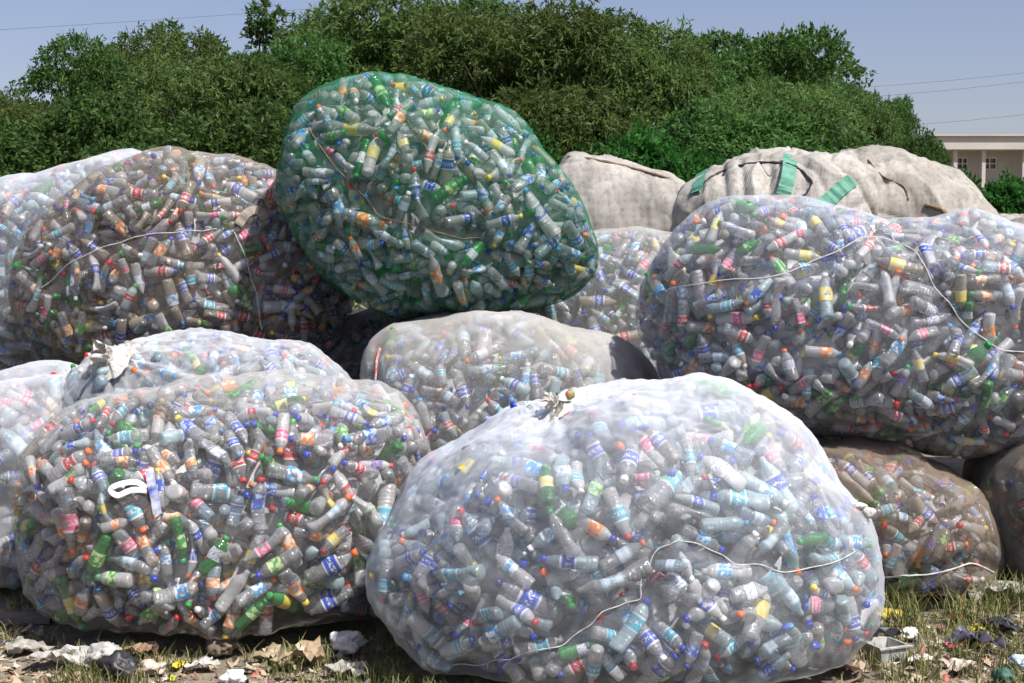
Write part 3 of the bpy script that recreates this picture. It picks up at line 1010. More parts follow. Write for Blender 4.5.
def bag_bvh(b):
    if 'bvh' not in b: b['bvh'] = BVHTree.FromPolygons([tuple(v) for v in b['V']], [tuple(f) for f in b['F']])
    return b['bvh']


def on_bag(b, px, py):
    h = bag_bvh(b).ray_cast(CAM, (P(px, py, 5) - CAM).normalized())
    return (h[0], h[1] if h[1].dot(CAM - h[0]) > 0 else -h[1]) if h[0] is not None else (None, None)


def lump_arr(c, rad, seed, level=3, amp=.14, scale=1.6):
    D, F = ico(level)
    nz = SNoise(scale, seed=seed); nz2 = SNoise(scale * .4, seed=seed + 1)
    r = 1 + amp * nz(D) + amp * .5 * (1 - 2 * np.abs(nz2(D)))
    return D * r[:, None] * np.array(rad) + np.array(c), F


def strip_arr(pts, nors, width, th=.002, wave=0.0):
    """ribbon of real thickness lying along points"""
    V = []
    n = len(pts)
    for i, (p, no) in enumerate(zip(pts, nors)):
        t = (Vector(pts[min(i + 1, n - 1)]) - Vector(pts[max(i - 1, 0)])).normalized()
        s = t.cross(no).normalized()
        wd = width[i] if isinstance(width, (list, tuple)) else width
        lift = no * (math.sin(i * 1.7) * wave)
        for a, b_ in ((-1, 0), (0, .5), (1, 0), (1, -1), (0, -.5), (-1, -1)):
            V.append(tuple(Vector(p) + s * (a * wd / 2) + no * (th * b_) + lift))
    F = []
    for i in range(n - 1):
        for k in range(6):
            k2 = (k + 1) % 6
            F.append((i * 6 + k, i * 6 + k2, (i + 1) * 6 + k2, (i + 1) * 6 + k))
    F += [(0, 1, 2, 3), (0, 3, 4, 5)]
    e = (n - 1) * 6
    F += [(e + 3, e + 2, e + 1, e), (e + 5, e + 4, e + 3, e)]
    return np.array(V), np.array(F)


def bag_strip(b, pix, width, mat, name, parent=None, off=.004, th=.003, wave=.002, per=6):
    pr = [on_bag(b, x, y) for x, y in pix]
    pr = [(p, n) for p, n in pr if p is not None]
    pts = smooth_line([p + n * off for p, n in pr], per)
    nn = []
    for p in pts:
        co, no, ix, d = bag_bvh(b).find_nearest(p)
        nn.append(no if no.dot(CAM - co) > 0 else -no)
    av = sum(nn, Vector()).normalized()
    nn = [(q * .15 + av).normalized() for q in nn]
    V, F = strip_arr(pts, nn, width, th, wave)
    base = np.array(parent.location if parent else V.mean(0))
    return obj(name, mesh_np(name, V - base, F, mat, smooth=False), parent, None if parent else base)


def frill(base, d, r0, L, seed, nth=72, nt_=16):
    """tied neck of a bag: wide at the bag, pinched by a string, ruffled and drooping at its open end"""
    r = random.Random(seed)
    d = Vector(d).normalized()
    e1 = d.cross(Vector((.2, 1, .1))).normalized(); e2 = d.cross(e1)
    a1, a2, a3 = (r.uniform(0, 6.28) for _ in range(3))
    V = []
    ring = []
    for i in range(nt_):
        t = i / (nt_ - 1)
        rad = np.interp(t, (0, .12, .3, .42, .7, 1), (3.0, 1.8, .66, .7, 1.15, 1.3)) * r0
        amp = np.interp(t, (0, .3, .5, 1), (.10, .16, .26, .38))
        for k in range(nth):
            th = 2 * math.pi * k / nth
            ru = math.sin(5 * th + a1 + 1.5 * t) * .6 + math.sin(9 * th + a2) * .45 + math.sin(17 * th + a3 - t) * .25
            rr = rad * (1 + amp * ru)
            ll = t * L * (1 + .22 * t * math.sin(2 * th + a2) + .12 * t * math.sin(5 * th + a3))
            p = Vector(base) + d * (ll - .012) + (e1 * math.cos(th) + e2 * math.sin(th)) * rr
            p.z -= max(0, t - .45) ** 2 * L * (.9 + .5 * math.cos(th))
            V.append(tuple(p))
    for k in range(25):
        th = 2 * math.pi * k / 24
        ring.append(Vector(base) + d * (.34 * L - .012) + (e1 * math.cos(th) + e2 * math.sin(th)) * r0 * .72)
    F = [(i * nth + k, i * nth + (k + 1) % nth, (i + 1) * nth + (k + 1) % nth, (i + 1) * nth + k) for i in range(nt_ - 1) for k in range(nth)]
    return np.array(V), np.array(F), ring


def knots():
    b = bag('front_right'); base = np.array(b['base'])
    k, n = on_bag(b, 556, 410)
    k = np.array(k) + np.array(n) * .01
    V, F, ring = frill(k, (-.45, -.3, .8), .022, .08, 3)
    obj('knot', mesh_np('knot', V - base, F, M_white_cloth), b['root'])
    V, F = tube_arr(ring, .0045, 6)
    obj('string', mesh_np('string', V - base, F, M_rope_white), b['root'])
    V, F = strip_arr([k + (.018, -.03, .03), k + (.01, -.035, 0), k + (-.01, -.05, -.03), k + (-.03, -.06, -.065)], [Vector((.2, -.9, .4)).normalized()] * 4, .022, .003)
    obj('tie', mesh_np('tie', V - base, F, simple('tie_strip', (.10, .11, .05), .6, c2=(.30, .30, .26), nscale=60)), b['root'])
    V, F = lump_arr(k + (.05, -.005, .05), (.018, .01, .02), 12, 2)
    obj('tie_end', mesh_np('tie_end', V - base, F, simple('tie_end', (.04, .3, .08), .5, c2=(.6, .1, .1), nscale=30)), b['root'])
    p, n = on_bag(b, 864, 512)
    if p is not None:
        V, F = join_arr([lump_arr(np.array(p) + (.012, -.01, .0), (.03, .02, .022), 21), lump_arr(np.array(p) + (-.02, -.01, .025), (.03, .014, .012), 22)])
        obj('side_knot', mesh_np('side_knot', V - base, F, M_white_cloth), b['root'])
    b = bag('hump'); base = np.array(b['base'])
    k, n = on_bag(b, 113, 362)
    k = np.array(k)
    V, F, ring = frill(k, (-.5, -.55, .6), .036, .125, 5)
    obj('knot', mesh_np('knot', V - base, F, M_white_cloth), b['root'])
    V, F = tube_arr(ring, .006, 6)
    obj('string', mesh_np('string', V - base, F, M_rope_white), b['root'])
    b = bag('front_left')
    # torn strip of white plastic tied to the front left bag
    root = empty('plastic_strip', on_bag(b, 150, 490)[0])
    tag(root, 'white knotted plastic strip hanging on the front left bag', 'plastic strip')
    bag_strip(b, [(148, 488), (136, 482), (122, 484), (112, 490), (118, 495), (132, 490), (148, 490)], .022, simple('white_film', (.78, .78, .76), .4, .12), 'loop', root, off=.012, wave=.0008)
    bag_strip(b, [(151, 470), (152, 482), (155, 495), (159, 514)], .034, simple('white_blue_film', (.78, .78, .77), .4, c2=(.08, .14, .5), nscale=16), 'tail', root, off=.014, wave=.0012)
    b = bag('green')
    root = empty('fabric_scrap', on_bag(bag('upper_left'), 250, 215)[0])
    tag(root, 'grey brown rag caught on the upper left bag', 'rag')
    bag_strip(bag('upper_left'), [(238, 225), (247, 214), (258, 211), (264, 220)], .05, simple('rag', (.32, .28, .23), .9, .4), 'cloth', root, off=.012, wave=.004)
knots()


# ------------------------------------------------------------------ woven sacks
def sack(label, outline, Yc, Ry, mat, seed, wrinkle=.02, center=None, level=6, full=2.8, folds=None):
    C, V, F = shape_bag(outline, Yc, Ry, center, level, full, True, .02, seed, 7)
    Nn = vnormals(V, F)
    a = SNoise(.42, seed=seed + 1); b2 = SNoise(.8, seed=seed + 2)
    st = V * np.array([1.0, .6, .16])
    wr = 1 - np.abs(a(st)) ; wr2 = 1 - np.abs(b2(V))
    fn_ = SNoise(.09, seed=seed + 3)
    for q, (sx, sz, scl) in enumerate(((1, .25, .5), (.5, 1, .7))):
        cr = SNoise(scl, n=6, seed=seed + 20 + q)(V * np.array([sx, .7, sz]))
        V = V - Nn * (np.exp(-(cr / .10) ** 2) * wrinkle * .55)[:, None]
    V = V + Nn * (np.clip(wr, 0, 1) ** 4 * wrinkle * 1.1 - np.clip(wr2, 0, 1) ** 6 * wrinkle * 1.2  + fn_(V * np.array([1, 1, .12])) * wrinkle * .12)[:, None]
    if folds is not None: V = V + Nn * folds(V)[:, None]
    base = Vector((C[0], C[1], V[:, 2].min()))
    root = empty('woven_sack', base)
    tag(root, label, 'sack', 'beige woven sacks at the back')
    obj('cloth', mesh_np('cloth', V - np.array(base), F, mat), root)
    d = dict(key=label, V=V, F=F, C=C, root=root, base=base)
    return d


def sacks():
    s1 = sack('beige woven sack standing upright behind the green bag', [(556, 168), (568, 154), (600, 160), (650, 173), (690, 186), (712, 215), (715, 320), (690, 400), (560, 400), (535, 320), (538, 220)], 9.7, .4, M_woven, 201, wrinkle=.010, full=5)
    V = s1
    bag_seam(s1, [(568, 157), (600, 161), (630, 168), (660, 176), (688, 185)], 'seam', .009, M_rope_brown)

    def folds(V):
        px, _ = project(V)
        g = np.zeros(len(V))
        for x, wd, am in ((770, 5, .05), (742, 4, .02), (805, 5, .02), (722, 5, .03)):
            g -= am * np.exp(-((px[:, 0] - x - (px[:, 1] - 185) * .06) / wd) ** 2)
        return g * np.clip((px[:, 1] - 150) / 15, 0, 1)
    s3 = sack('smooth beige woven sack at the back right sloping down to the building', [(790, 200), (810, 168), (845, 152), (905, 155), (942, 169), (970, 193), (994, 224), (1004, 300), (980, 390), (830, 390), (790, 300)], 9.5, .62, M_woven2, 203, wrinkle=.018)
    s2 = sack('wrinkled beige woven sack with green straps behind the large right bag', [(672, 240), (684, 195), (712, 173), (755, 156), (800, 153), (838, 157), (862, 182), (872, 225), (868, 310), (840, 380), (720, 380), (680, 310)], 8.9, .6, M_woven, 202, wrinkle=.022, folds=folds)
    for pix in ([(791, 157), (789, 166), (786, 180), (784, 196)], [(851, 181), (841, 190), (830, 199), (818, 208)], [(703, 174), (700, 183), (697, 194)]):
        bag_strip(s2, pix, .085, M_strap, 'strap', s2['root'], off=.016, th=.003, wave=.004)
    bag_seam(s2, [(694, 192), (708, 180), (722, 172), (740, 166), (760, 163), (785, 164), (800, 170), (812, 182)], 'twine', .008, M_dark)
    bag_seam(s2, [(812, 182), (806, 194), (792, 200)], 'twine', .007, M_dark)
    bag_seam(s3, [(868, 160), (882, 176), (903, 186), (908, 200)], 'seam', .006)
    bag_seam(s3, [(925, 205), (942, 210), (948, 220)], 'tear', .014, M_rope_brown)
    sack('low beige sack at the right edge behind the large right bag', [(985, 250), (1000, 219), (1030, 212), (1080, 214), (1110, 250), (1110, 380), (990, 380)], 9.8, .5, M_woven2, 205)


def bag_seam(b, pix, name, rad=.007, mat=None):
    pts = [on_bag(b, *q) for q in pix]
    pts = [p + n * rad * .4 for p, n in pts if p is not None]
    if len(pts) < 2: return
    pl = smooth_line(pts, 6)
    V, F = tube_arr(pl, [rad * (1 + .3 * math.sin(i * 1.9)) for i in range(len(pl))], 6)
    obj(name, mesh_np(name, V - np.array(b['base']), F, mat or M_rope_brown), b['root'])
sacks()

# ------------------------------------------------------------------ trees and shrubs
LEAF_A = leaf_mat('leaf_dark', [(.06, .145, .036), (.078, .17, .042), (.10, .20, .048), (.15, .24, .06)])
LEAF_B = leaf_mat('leaf_olive', [(.09, .165, .042), (.115, .19, .05), (.14, .215, .056), (.19, .25, .075)])
LEAF_C = leaf_mat('leaf_bright', [(.03, .10, .02), (.05, .15, .025), (.08, .19, .035)])
M_bark = simple('bark', (.10, .08, .06), .95, .5, bump=.8)


def leaves_arr(tw, per, L, W, r, droop=.5, spread=.35):
    """twigs (n,3) start points with outward dirs -> diamond leaves along drooping twigs"""
    p0, d0 = tw
    n = len(p0)
    t = r.uniform(0, 1, (n, per, 1))
    tl = r.uniform(.6, 1.2, (n, 1, 1)) * spread
    c = p0[:, None] + d0[:, None] * t * tl + np.array([0, 0, -1]) * (t * tl) ** 2 * droop / spread
    c = c.reshape(-1, 3) + r.normal(0, .03, (n * per, 3))
    d = np.repeat(d0, per, 0) * .6 + r.normal(0, .55, (n * per, 3)); d[:, 2] -= droop * .8
    d /= np.linalg.norm(d, axis=1)[:, None]
    s = np.cross(d, r.normal(size=(n * per, 3))); s /= np.linalg.norm(s, axis=1)[:, None]
    # leaves tend to lie flat side up
    s[:, 2] *= .85
    s /= np.linalg.norm(s, axis=1)[:, None]
    l = L * r.uniform(.6, 1.3, (n * per, 1)); w_ = W * r.uniform(.7, 1.2, (n * per, 1))
    nn = np.cross(d, s)
    nrm = np.repeat(d0, per, 0) * .75 + r.normal(0, .3, (n * per, 3)) + (0, 0, .25)
    nrm = np.repeat(nrm / np.linalg.norm(nrm, axis=1)[:, None], 4, 0)
    V = np.stack([c, c + d * l * .45 + s * w_ - nn * w_ * .25, c + d * l, c + d * l * .5 - s * w_ - nn * w_ * .25], 1).reshape(-1, 3)
    F = np.arange(len(V)).reshape(-1, 4)
    return V, F, nrm


def make_crown(seed, h, rad, n_lobes, twigs, per, L, W, droop, kind='bush', lobe=(.22, .42)):
    r = np.random.default_rng(seed)
    lobes = []
    for i in range(n_lobes):
        a = r.uniform(0, 6.28)
        if kind == 'flat':
            q = math.sqrt(r.uniform(0, 1)); z = h * r.uniform(.72, .95) - .12 * h * q
            lobes.append((np.array([q * rad * math.cos(a), q * rad * math.sin(a), z]), np.array([.34, .34, .13]) * rad * r.uniform(.7, 1.1)))
        elif kind == 'thin':
            t = r.uniform(.35, 1); lobes.append((np.array([math.cos(a) * rad * .5 * (1.1 - t), math.sin(a) * rad * .5 * (1.1 - t), h * t * .95]), np.array([.28, .28, .22]) * rad * r.uniform(.6, 1)))
        else:
            t = r.uniform(.12, 1) ** .8; q = rad * (math.sqrt(max(0, 1 - (max(0, t - .45) / .58) ** 2))) * math.sqrt(r.uniform(.25, 1))
            lr = rad * r.uniform(*lobe)
            lobes.append((np.array([q * math.cos(a), q * math.sin(a), h * t * .88]), np.array([lr, lr, lr * r.uniform(.7, 1.0)])))
    P0, D0 = [], []
    wts = np.array([l[1][0] * l[1][0] for l in lobes]); wts /= wts.sum()
    for (c, s), wt in zip(lobes, wts):
        m = int(twigs * wt)
        d = r.normal(size=(m, 3)); d /= np.linalg.norm(d, axis=1)[:, None]
        d[:, 2] = np.where(d[:, 2] < -.3, -d[:, 2], d[:, 2])
        q = r.uniform(.72, 1.0, (m, 1)) + (r.random((m, 1)) > .93) * r.uniform(.05, .35, (m, 1))
        P0.append(c + d * s * q); D0.append(d)
    P0 = np.concatenate(P0); D0 = np.concatenate(D0)
    k = P0[:, 2] > .05
    V, F, nrm = leaves_arr((P0[k], D0[k]), per, L, W, r, droop, spread=.3 if kind != 'thin' else .22)
    V[:, 2] = np.maximum(V[:, 2], .03)
    # trunk and limbs
    parts = [tube_arr([(0, 0, -.2), (.05, .02, h * .2), (-.03, .05, h * .45), (.0, 0, h * .72)], [h * .022, h * .018, h * .013, h * .006], 7)]
    for c, s in lobes[:10]:
        z0 = min(h * .45, c[2] * .6)
        parts.append(tube_arr([(0, 0, z0), tuple(c * .5 + np.array([0, 0, z0 * .55])), tuple(c)], [h * .010, h * .006, h * .002], 5))
    return (V, F, nrm), join_arr(parts)


def build_trees():
    protos = {}
    spec = {'bushA': (1, 6.0, 2.4, 24, 4200, 12, .13, .024, .55, 'bush', LEAF_A), 'bushB': (2, 5.6, 2.5, 28, 4200, 12, .15, .021, .75, 'bush', LEAF_B),
            'bushC': (3, 6.4, 2.2, 22, 4000, 12, .12, .026, .4, 'bush', LEAF_A), 'bushD': (5, 5.8, 2.6, 32, 4200, 12, .14, .023, .65, 'bush', LEAF_B),
            'shrub': (6, 3.0, 1.6, 16, 2600, 12, .11, .024, .45, 'bush', LEAF_A), 'leafy': (16, 3.0, 1.6, 14, 1500, 12, .14, .036, .35, 'bush', LEAF_C), 'flat': (8, 7.6, 3.1, 30, 2600, 10, .17, .04, .2, 'flat', LEAF_A),
            'thin': (9, 7.5, 1.3, 12, 260, 10, .16, .035, .5, 'thin', LEAF_A)}
    for k, v in spec.items():
        (V, F, nrm), (tv, tf) = make_crown(*v[:10])
        cm = mesh_np('crown', V, F, v[10], smooth=False)
        protos[k] = (cm, mesh_np('trunk', tv, tf, M_bark), float(np.percentile(V[:, 2], 99.6)))

    # (kind, photo x, photo y of the top, depth, width factor, turn)
    T = [('bushD', -72, 104, 27.5, 1.25, 3.3, 'low tree cut off by the left edge of the picture'),
         ('bushB', 8, 92, 27, .9, .3, 'olive tree at the far left end of the thicket'),
         ('bushA', 98, 44, 31, .8, 1.1, 'tall dark tree rising over the far left bag'),
         ('bushD', 150, 30, 33, .8, 2.2, 'dark tree with ragged top above the upper left bag'),
         ('bushB', 205, 62, 28, .9, 3.0, 'olive drooping tree above the upper left bag'),
         ('bushC', 262, 60, 29, .85, .7, 'dark tree just left of the green bag'),
         ('bushA', 325, 34, 31, .85, 4.0, 'dark tree behind the left shoulder of the green bag'),
         ('bushD', 392, -4, 33, .95, 5.1, 'tallest tree, directly above the green bag'),
         ('bushC', 450, 4, 32, .9, 1.9, 'dark tall tree right above the top of the green bag'),
         ('bushB', 520, 12, 30, 1.0, 2.6, 'broad olive tree above the right shoulder of the green bag'),
         ('bushA', 585, 18, 32, .9, 3.5, 'dark tree above the upright beige sack'),
         ('bushD', 632, 34, 30, .8, .2, 'olive tree above the gap between the two beige sacks'),
         ('bushC', 690, 66, 31, .8, 5.6, 'dark tree left of the flat topped tree'),
         ('bushB', 760, 84, 29, .95, 4.4, 'olive tree in front of the flat topped tree'),
         ('bushA', 815, 88, 31, .8, 2.9, 'dark tree just right of the flat topped tree'),
         ('bushD', 850, 96, 30, .6, 1.4, 'olive tree above the smooth beige sack'),
         ('bushC', 890, 103, 32, .5, .9, 'last dark tree at the right end of the thicket'),
         ('flat', 757, 37, 40, .8, 2.5, 'flat topped tree standing out over the right part of the thicket'),
         ('thin', 262, 2, 34, 1.0, .4, 'thin sapling sticking up highest from the left skyline'),
         ('thin', 165, 22, 35, .9, 1.4, 'thin sapling above the dark ragged tree at left'),
         ('thin', 208, 34, 35, .9, 2.4, 'thin sapling between the two other saplings'),
         ('thin', 905, 96, 36, .5, 1.9, 'small thin sapling at the right end of the skyline'),
         ('shrub', 20, 128, 24, 1.1, .2, 'green shrub behind the far left bag'),
         ('shrub', 110, 100, 25, .9, 1.2, 'green shrub behind the upper left bag'),
         ('shrub', 240, 112, 25, 1.0, 2.2, 'green shrub left of the green bag'),
         ('leafy', 566, 135, 24, .8, 3.1, 'bright shrub right of the green bag'),
         ('leafy', 668, 138, 24, .8, 4.1, 'bright shrub between the two beige sacks'),
         ('shrub', 730, 108, 25, 1.0, 5.1, 'green shrub over the strapped beige sack'),
         ('shrub', 820, 122, 25, 1.0, .6, 'green shrub above the smooth beige sack'),
         ('shrub', 918, 140, 27, .5, 1.6, 'green shrub beside the far building'),
         ('leafy', 985, 176, 30, .8, 2.6, 'green shrub in front of the far building'),
         ('leafy', 1040, 182, 29, .9, 3.6, 'green shrub at the right edge in front of the building')]
    for kd, px, py, Y, wf, rz, lab in T:
        crown, trunk, h = protos[kd]
        top = P(px, py, Y)
        s = top.z / h
        nm = {'shrub': 'shrub', 'leafy': 'shrub', 'thin': 'sapling'}.get(kd, 'tree')
        root = empty(nm, (top.x, Y, 0), rz)
        root.scale = (s * wf, s * wf, s)
        tag(root, lab, nm if nm != 'sapling' else 'tree', 'thicket of trees and shrubs behind the bags')
        obj('crown', crown, root); obj('trunk', trunk, root)
build_trees()


# ------------------------------------------------------------------ far building and wires
def building():
    Y = 95.0
    x0, x1 = P(938, 150, Y).x, P(1180, 150, Y).x
    z = lambda py: P(980, py, Y).z
    root = empty('building', ((x0 + x1) / 2, Y, 0))
    tag(root, 'long low beige building with pale roof edge at the far right', 'building')
    b = np.array(root.location)
    mw = simple('plaster', (.40, .37, .33), .85, .2, nscale=.6); mr = simple('roof_edge', (.50, .46, .41), .8, .12, nscale=.5)
    mdk = simple('window_glass', (.05, .06, .08), .15, .2); mf = simple('window_frame', (.55, .5, .44), .7, .1)
    def part(nm, arr, mat, par=root):
        o = obj(nm, mesh_np(nm, arr[0] - b, arr[1], mat, smooth=False), par)
        return o
    wins = [(986, 1001, 157, 170), (960, 972, 157, 170), (1030, 1045, 157, 170), (1060, 1075, 157, 170)]
    # wall pieces around the openings
    edges = sorted([(P(a, 0, Y).x, P(c, 0, Y).x) for a, c, _, _ in wins])
    zt, zb = z(157), z(170)
    pcs = [box_arr(x0 + .3, x1 - .3, Y, Y + 8, 0, zb), box_arr(x0 + .3, x1 - .3, Y, Y + 8, zt, z(150))]
    cur = x0 + .3
    for a, c in edges:
        pcs.append(box_arr(cur, a, Y, Y + .4, zb, zt)); cur = c
    pcs.append(box_arr(cur, x1 - .3, Y, Y + .4, zb, zt))
    part('wall', join_arr(pcs), mw)
    rf = part('roof', join_arr([box_arr(x0 - .8, x1 + .8, Y - 1.6, Y + 9, z(151), z(138))]), mr)
    part('eave', box_arr(x0 - 1.0, x1 + 1, Y - 1.8, Y + 9.2, z(138), z(136.6)), mr, rf)
    for a, c in edges:
        wn_ = part('window', join_arr([box_arr(a, a + .1, Y + .05, Y + .2, zb, zt), box_arr(c - .1, c, Y + .05, Y + .2, zb, zt), box_arr((a + c) / 2 - .04, (a + c) / 2 + .04, Y + .05, Y + .2, zb, zt), box_arr(a + .1, c - .1, Y + .06, Y + .19, zb, zb + .1), box_arr(a + .1, c - .1, Y + .06, Y + .19, zt - .1, zt), box_arr(a + .1, c - .1, Y + .07, Y + .18, (zb + zt) / 2 - .04, (zb + zt) / 2 + .04)]), mf)
        part('pane', box_arr(a, c, Y + .24, Y + .28, zb, zt), mdk, wn_)
    for px in (950, 978, 1018, 1052, 1086):
        x = P(px, 160, Y).x
        part('column', box_arr(x - .12, x + .12, Y - 1.2, Y - .96, 0, z(151) - .002), mr)
building()


def wires():
    m = simple('wire', (.12, .13, .15), .6, .1)
    for (ax, ay, bx, by, Y, lab) in ((700, 94, 1110, 62, 70, 'uppermost of the three overhead wires at right'), (720, 104, 1110, 70, 70, 'second overhead wire at right below the uppermost'),
                                     (760, 131, 1110, 103, 70, 'lowest overhead wire at right above the building'), (-600, 60, 480, -4, 80, 'faint overhead wire crossing the sky at left')):
        A, B = P(ax, ay, Y), P(bx, by, Y)
        pts = [A.lerp(B, t) - Vector((0, 0, 1.2 * t * (1 - t))) for t in np.linspace(0, 1, 14)]
        V, F = tube_arr(pts, .011, 5)
        o = obj('power_line', mesh_np('power_line', V - np.array(A), F, m), loc=A)
        tag(o, lab, 'wire', 'overhead wires')
wires()


# ------------------------------------------------------------------ litter and grass
def gp(px, py):
    d = P(px, py, 5) - CAM
    p = CAM + d * (-CAM.z / d.z)
    return np.array((p.x, p.y, float(ground_z(p.x, p.y))))


def scrap_sheet(size, seed, crump=.35, n=9, asp=.7):
    """crumpled film: a doubled sheet with ridges"""
    r = np.random.default_rng(seed)
    u, v = np.meshgrid(np.linspace(-1, 1, n), np.linspace(-1, 1, n))
    out = 1 + .25 * np.sin(np.arctan2(v, u) * 3 + r.uniform(0, 6)) * np.hypot(u, v)
    X = u * out; Yv = v * asp * out
    p = np.stack([X, Yv, np.zeros_like(X)], -1).reshape(-1, 3)
    a, b = SNoise(1.3, seed=seed), SNoise(.55, seed=seed + 1)
    z = (1 - np.abs(a(p))) * crump + b(p) * crump * .35
    p[:, 2] = z - z.min()
    p[:, :2] += r.normal(0, .05, (len(p), 2))
    i, j = np.meshgrid(np.arange(n - 1), np.arange(n - 1))
    k = (j * n + i).ravel()
    F = np.stack([k, k + 1, k + n + 1, k + n], 1)
    q = p.copy(); q[:, 2] -= .03
    V = np.concatenate([p, q]) * size / 2
    V[:, 2] += .012
    return V, np.concatenate([F, F[:, ::-1] + n * n])


def litter():
    mk = {}
    def mat(c, rough=.5, c2=None):
        k = (c, rough)
        if k not in mk: mk[k] = simple('litter_%d' % len(mk), c, rough, c2=c2 or tuple(x * .65 for x in c), nscale=30)
        return mk[k]
    W_, W2 = (.48, .46, .42), (.40, .38, .33)
    L = [('plastic_film', 'sheet', 62, 666, .20, W_, 'crumpled white plastic film lying at the far left corner', 'plastic film'),
         ('plastic_film', 'sheet', 22, 650, .16, W2, 'grey white plastic film under the left edge bag', 'plastic film'),
         ('plastic_bag', 'lump', 105, 668, .13, W_, 'crumpled translucent bag before the front left bag', 'plastic bag'),
         ('cardboard_scrap', 'sheet', 143, 660, .12, (.30, .19, .12), 'reddish brown scrap beside the crumpled translucent bag', 'scrap'),
         ('paper_cup', 'lump', 152, 676, .09, (.55, .45, .36), 'stained crushed paper cup at the bottom left', 'cup'),
         ('plastic_bag', 'lump', 118, 682, .14, (.03, .03, .033), 'black plastic bag lying at the bottom left edge', 'plastic bag'),
         ('wrapper', 'sheet', 180, 667, .07, (.70, .58, .05), 'small yellow wrapper before the front left bag', 'wrapper'),
         ('wrapper', 'lump', 172, 681, .035, (.62, .62, .06), 'tiny yellow scrap at the bottom left edge', 'wrapper'),
         ('paper_scrap', 'sheet', 200, 670, .10, W_, 'white scrap next to the small yellow wrapper', 'scrap'),
         ('paper_scrap', 'lump', 234, 683, .09, (.78, .77, .74), 'bright white crumpled paper at the bottom edge', 'paper'),
         ('stone', 'lump', 222, 652, .14, (.22, .17, .12), 'flat brown stone under the front left bag', 'stone'),
         ('cardboard_scrap', 'sheet', 305, 668, .19, (.42, .32, .20), 'tan torn cardboard between the two front bags', 'cardboard'),
         ('plastic_bag', 'lump', 347, 660, .13, (.70, .70, .68), 'white crumpled plastic bag between the two front bags', 'plastic bag'),
         ('plastic_film', 'sheet', 350, 676, .14, W2, 'pale film under the white crumpled bag', 'plastic film'),
         ('wooden_plank', 'plank', 14, 622, .32, (.20, .18, .15), 'weathered grey plank beside the left edge bag', 'plank'),
         ('cardboard_scrap', 'sheet', 270, 660, .13, (.36, .28, .18), 'brown torn cardboard under the front left bag', 'cardboard'),
         ('wrapper', 'sheet', 890, 622, .13, (.55, .45, .06), 'yellow printed wrapper beside the white front bag', 'wrapper'),
         ('plastic_bag', 'stand', 950, 600, .16, (.02, .02, .024), 'black plastic bag leaning on the low brown bag', 'plastic bag'),
         ('plastic_film', 'sheet', 860, 650, .20, (.02, .02, .022), 'black plastic film under the right side of the white front bag', 'plastic film'),
         ('food_container', 'tub', 884, 660, .12, (.50, .50, .47), 'square translucent plastic tub right of the white front bag', 'container'),
         ('paper_scrap', 'lump', 908, 644, .08, (.75, .73, .66), 'white crumpled paper right of the plastic tub', 'paper'),
         ('packaging', 'sheet', 970, 648, .18, (.06, .055, .09), 'dark purple packaging on the ground at right', 'packaging'),
         ('wrapper', 'sheet', 951, 652, .06, (.65, .12, .16), 'small pink wrapper beside the dark purple packaging', 'wrapper'),
         ('plastic_film', 'sheet', 1003, 636, .17, (.025, .025, .03), 'black plastic sheet at the right edge of the ground', 'plastic film'),
         ('wrapper', 'sheet', 978, 634, .09, (.62, .50, .05), 'thin yellow strip above the dark purple packaging', 'wrapper'),
         ('wrapper', 'lump', 956, 620, .06, (.70, .20, .05), 'orange scrap on the dry grass at right', 'wrapper'),
         ('plastic_film', 'sheet', 990, 608, .22, W2, 'pale crumpled film under the dark edge bag', 'plastic film'),
         ('plastic_film', 'lump', 1018, 668, .08, (.55, .65, .75), 'bluish white crumpled film at the lower right edge', 'plastic film'),
         ('net_scrap', 'lump', 1004, 683, .09, (.03, .11, .08), 'green net scrap at the bottom right corner', 'net'),
         ('paper_scrap', 'sheet', 960, 672, .13, (.50, .42, .34), 'tan torn paper at the lower right', 'paper'),
         ('paper_scrap', 'sheet', 925, 668, .10, (.58, .52, .45), 'pale torn paper below the white crumpled paper', 'paper'),
         ('cardboard_scrap', 'sheet', 845, 678, .16, (.46, .36, .26), 'tan cardboard piece under the white front bag', 'cardboard')]
    for i, (nm, kind, px, py, size, c, lab, cat) in enumerate(L):
        p = gp(px, py)
        rz = (i * 2.399) % 6.28
        if kind == 'sheet': V, F = scrap_sheet(size, 300 + i)
        elif kind == 'lump':
            V, F = lump_arr((0, 0, 0), (size / 2, size * .42, size * .32), 300 + i, 3, .2, 1.2); V[:, 2] -= V[:, 2].min(); 
        elif kind == 'stand':
            V, F = lump_arr((0, 0, 0), (size * .45, size * .3, size * .6), 300 + i, 3, .2, 1.2); V[:, 2] -= V[:, 2].min()
        elif kind == 'plank':
            V, F = box_arr(-size / 2, size / 2, -.05, .05, .002, .035); rz = .1
        else:
            s = size / 2
            h = .07; t = .006
            V, F = join_arr([box_arr(-s, s, -s, s, .002, t), box_arr(-s, s, -s, -s + t, t + .0005, h), box_arr(-s, s, s - t, s, t + .0005, h), box_arr(-s, -s + t, -s + t, s - t, t + .0005, h), box_arr(s - t, s, -s + t, s - t, t + .0005, h), box_arr(-s - .008, s + .008, -s - .008, -s, h - .006, h), box_arr(-s - .008, s + .008, s, s + .008, h - .006, h)])
            V[:, :2] *= (1 + V[:, 2:3] * 2)
            rz = .4
        o = obj(nm, mesh_np(nm, V, F, mat(c), smooth=kind in ('lump', 'stand')), loc=p)
        o.rotation_euler = (0, 0, rz)
        tag(o, lab, cat)

    # countless small bits and grass, as two masses
    r = np.random.default_rng(5)
    feet = []
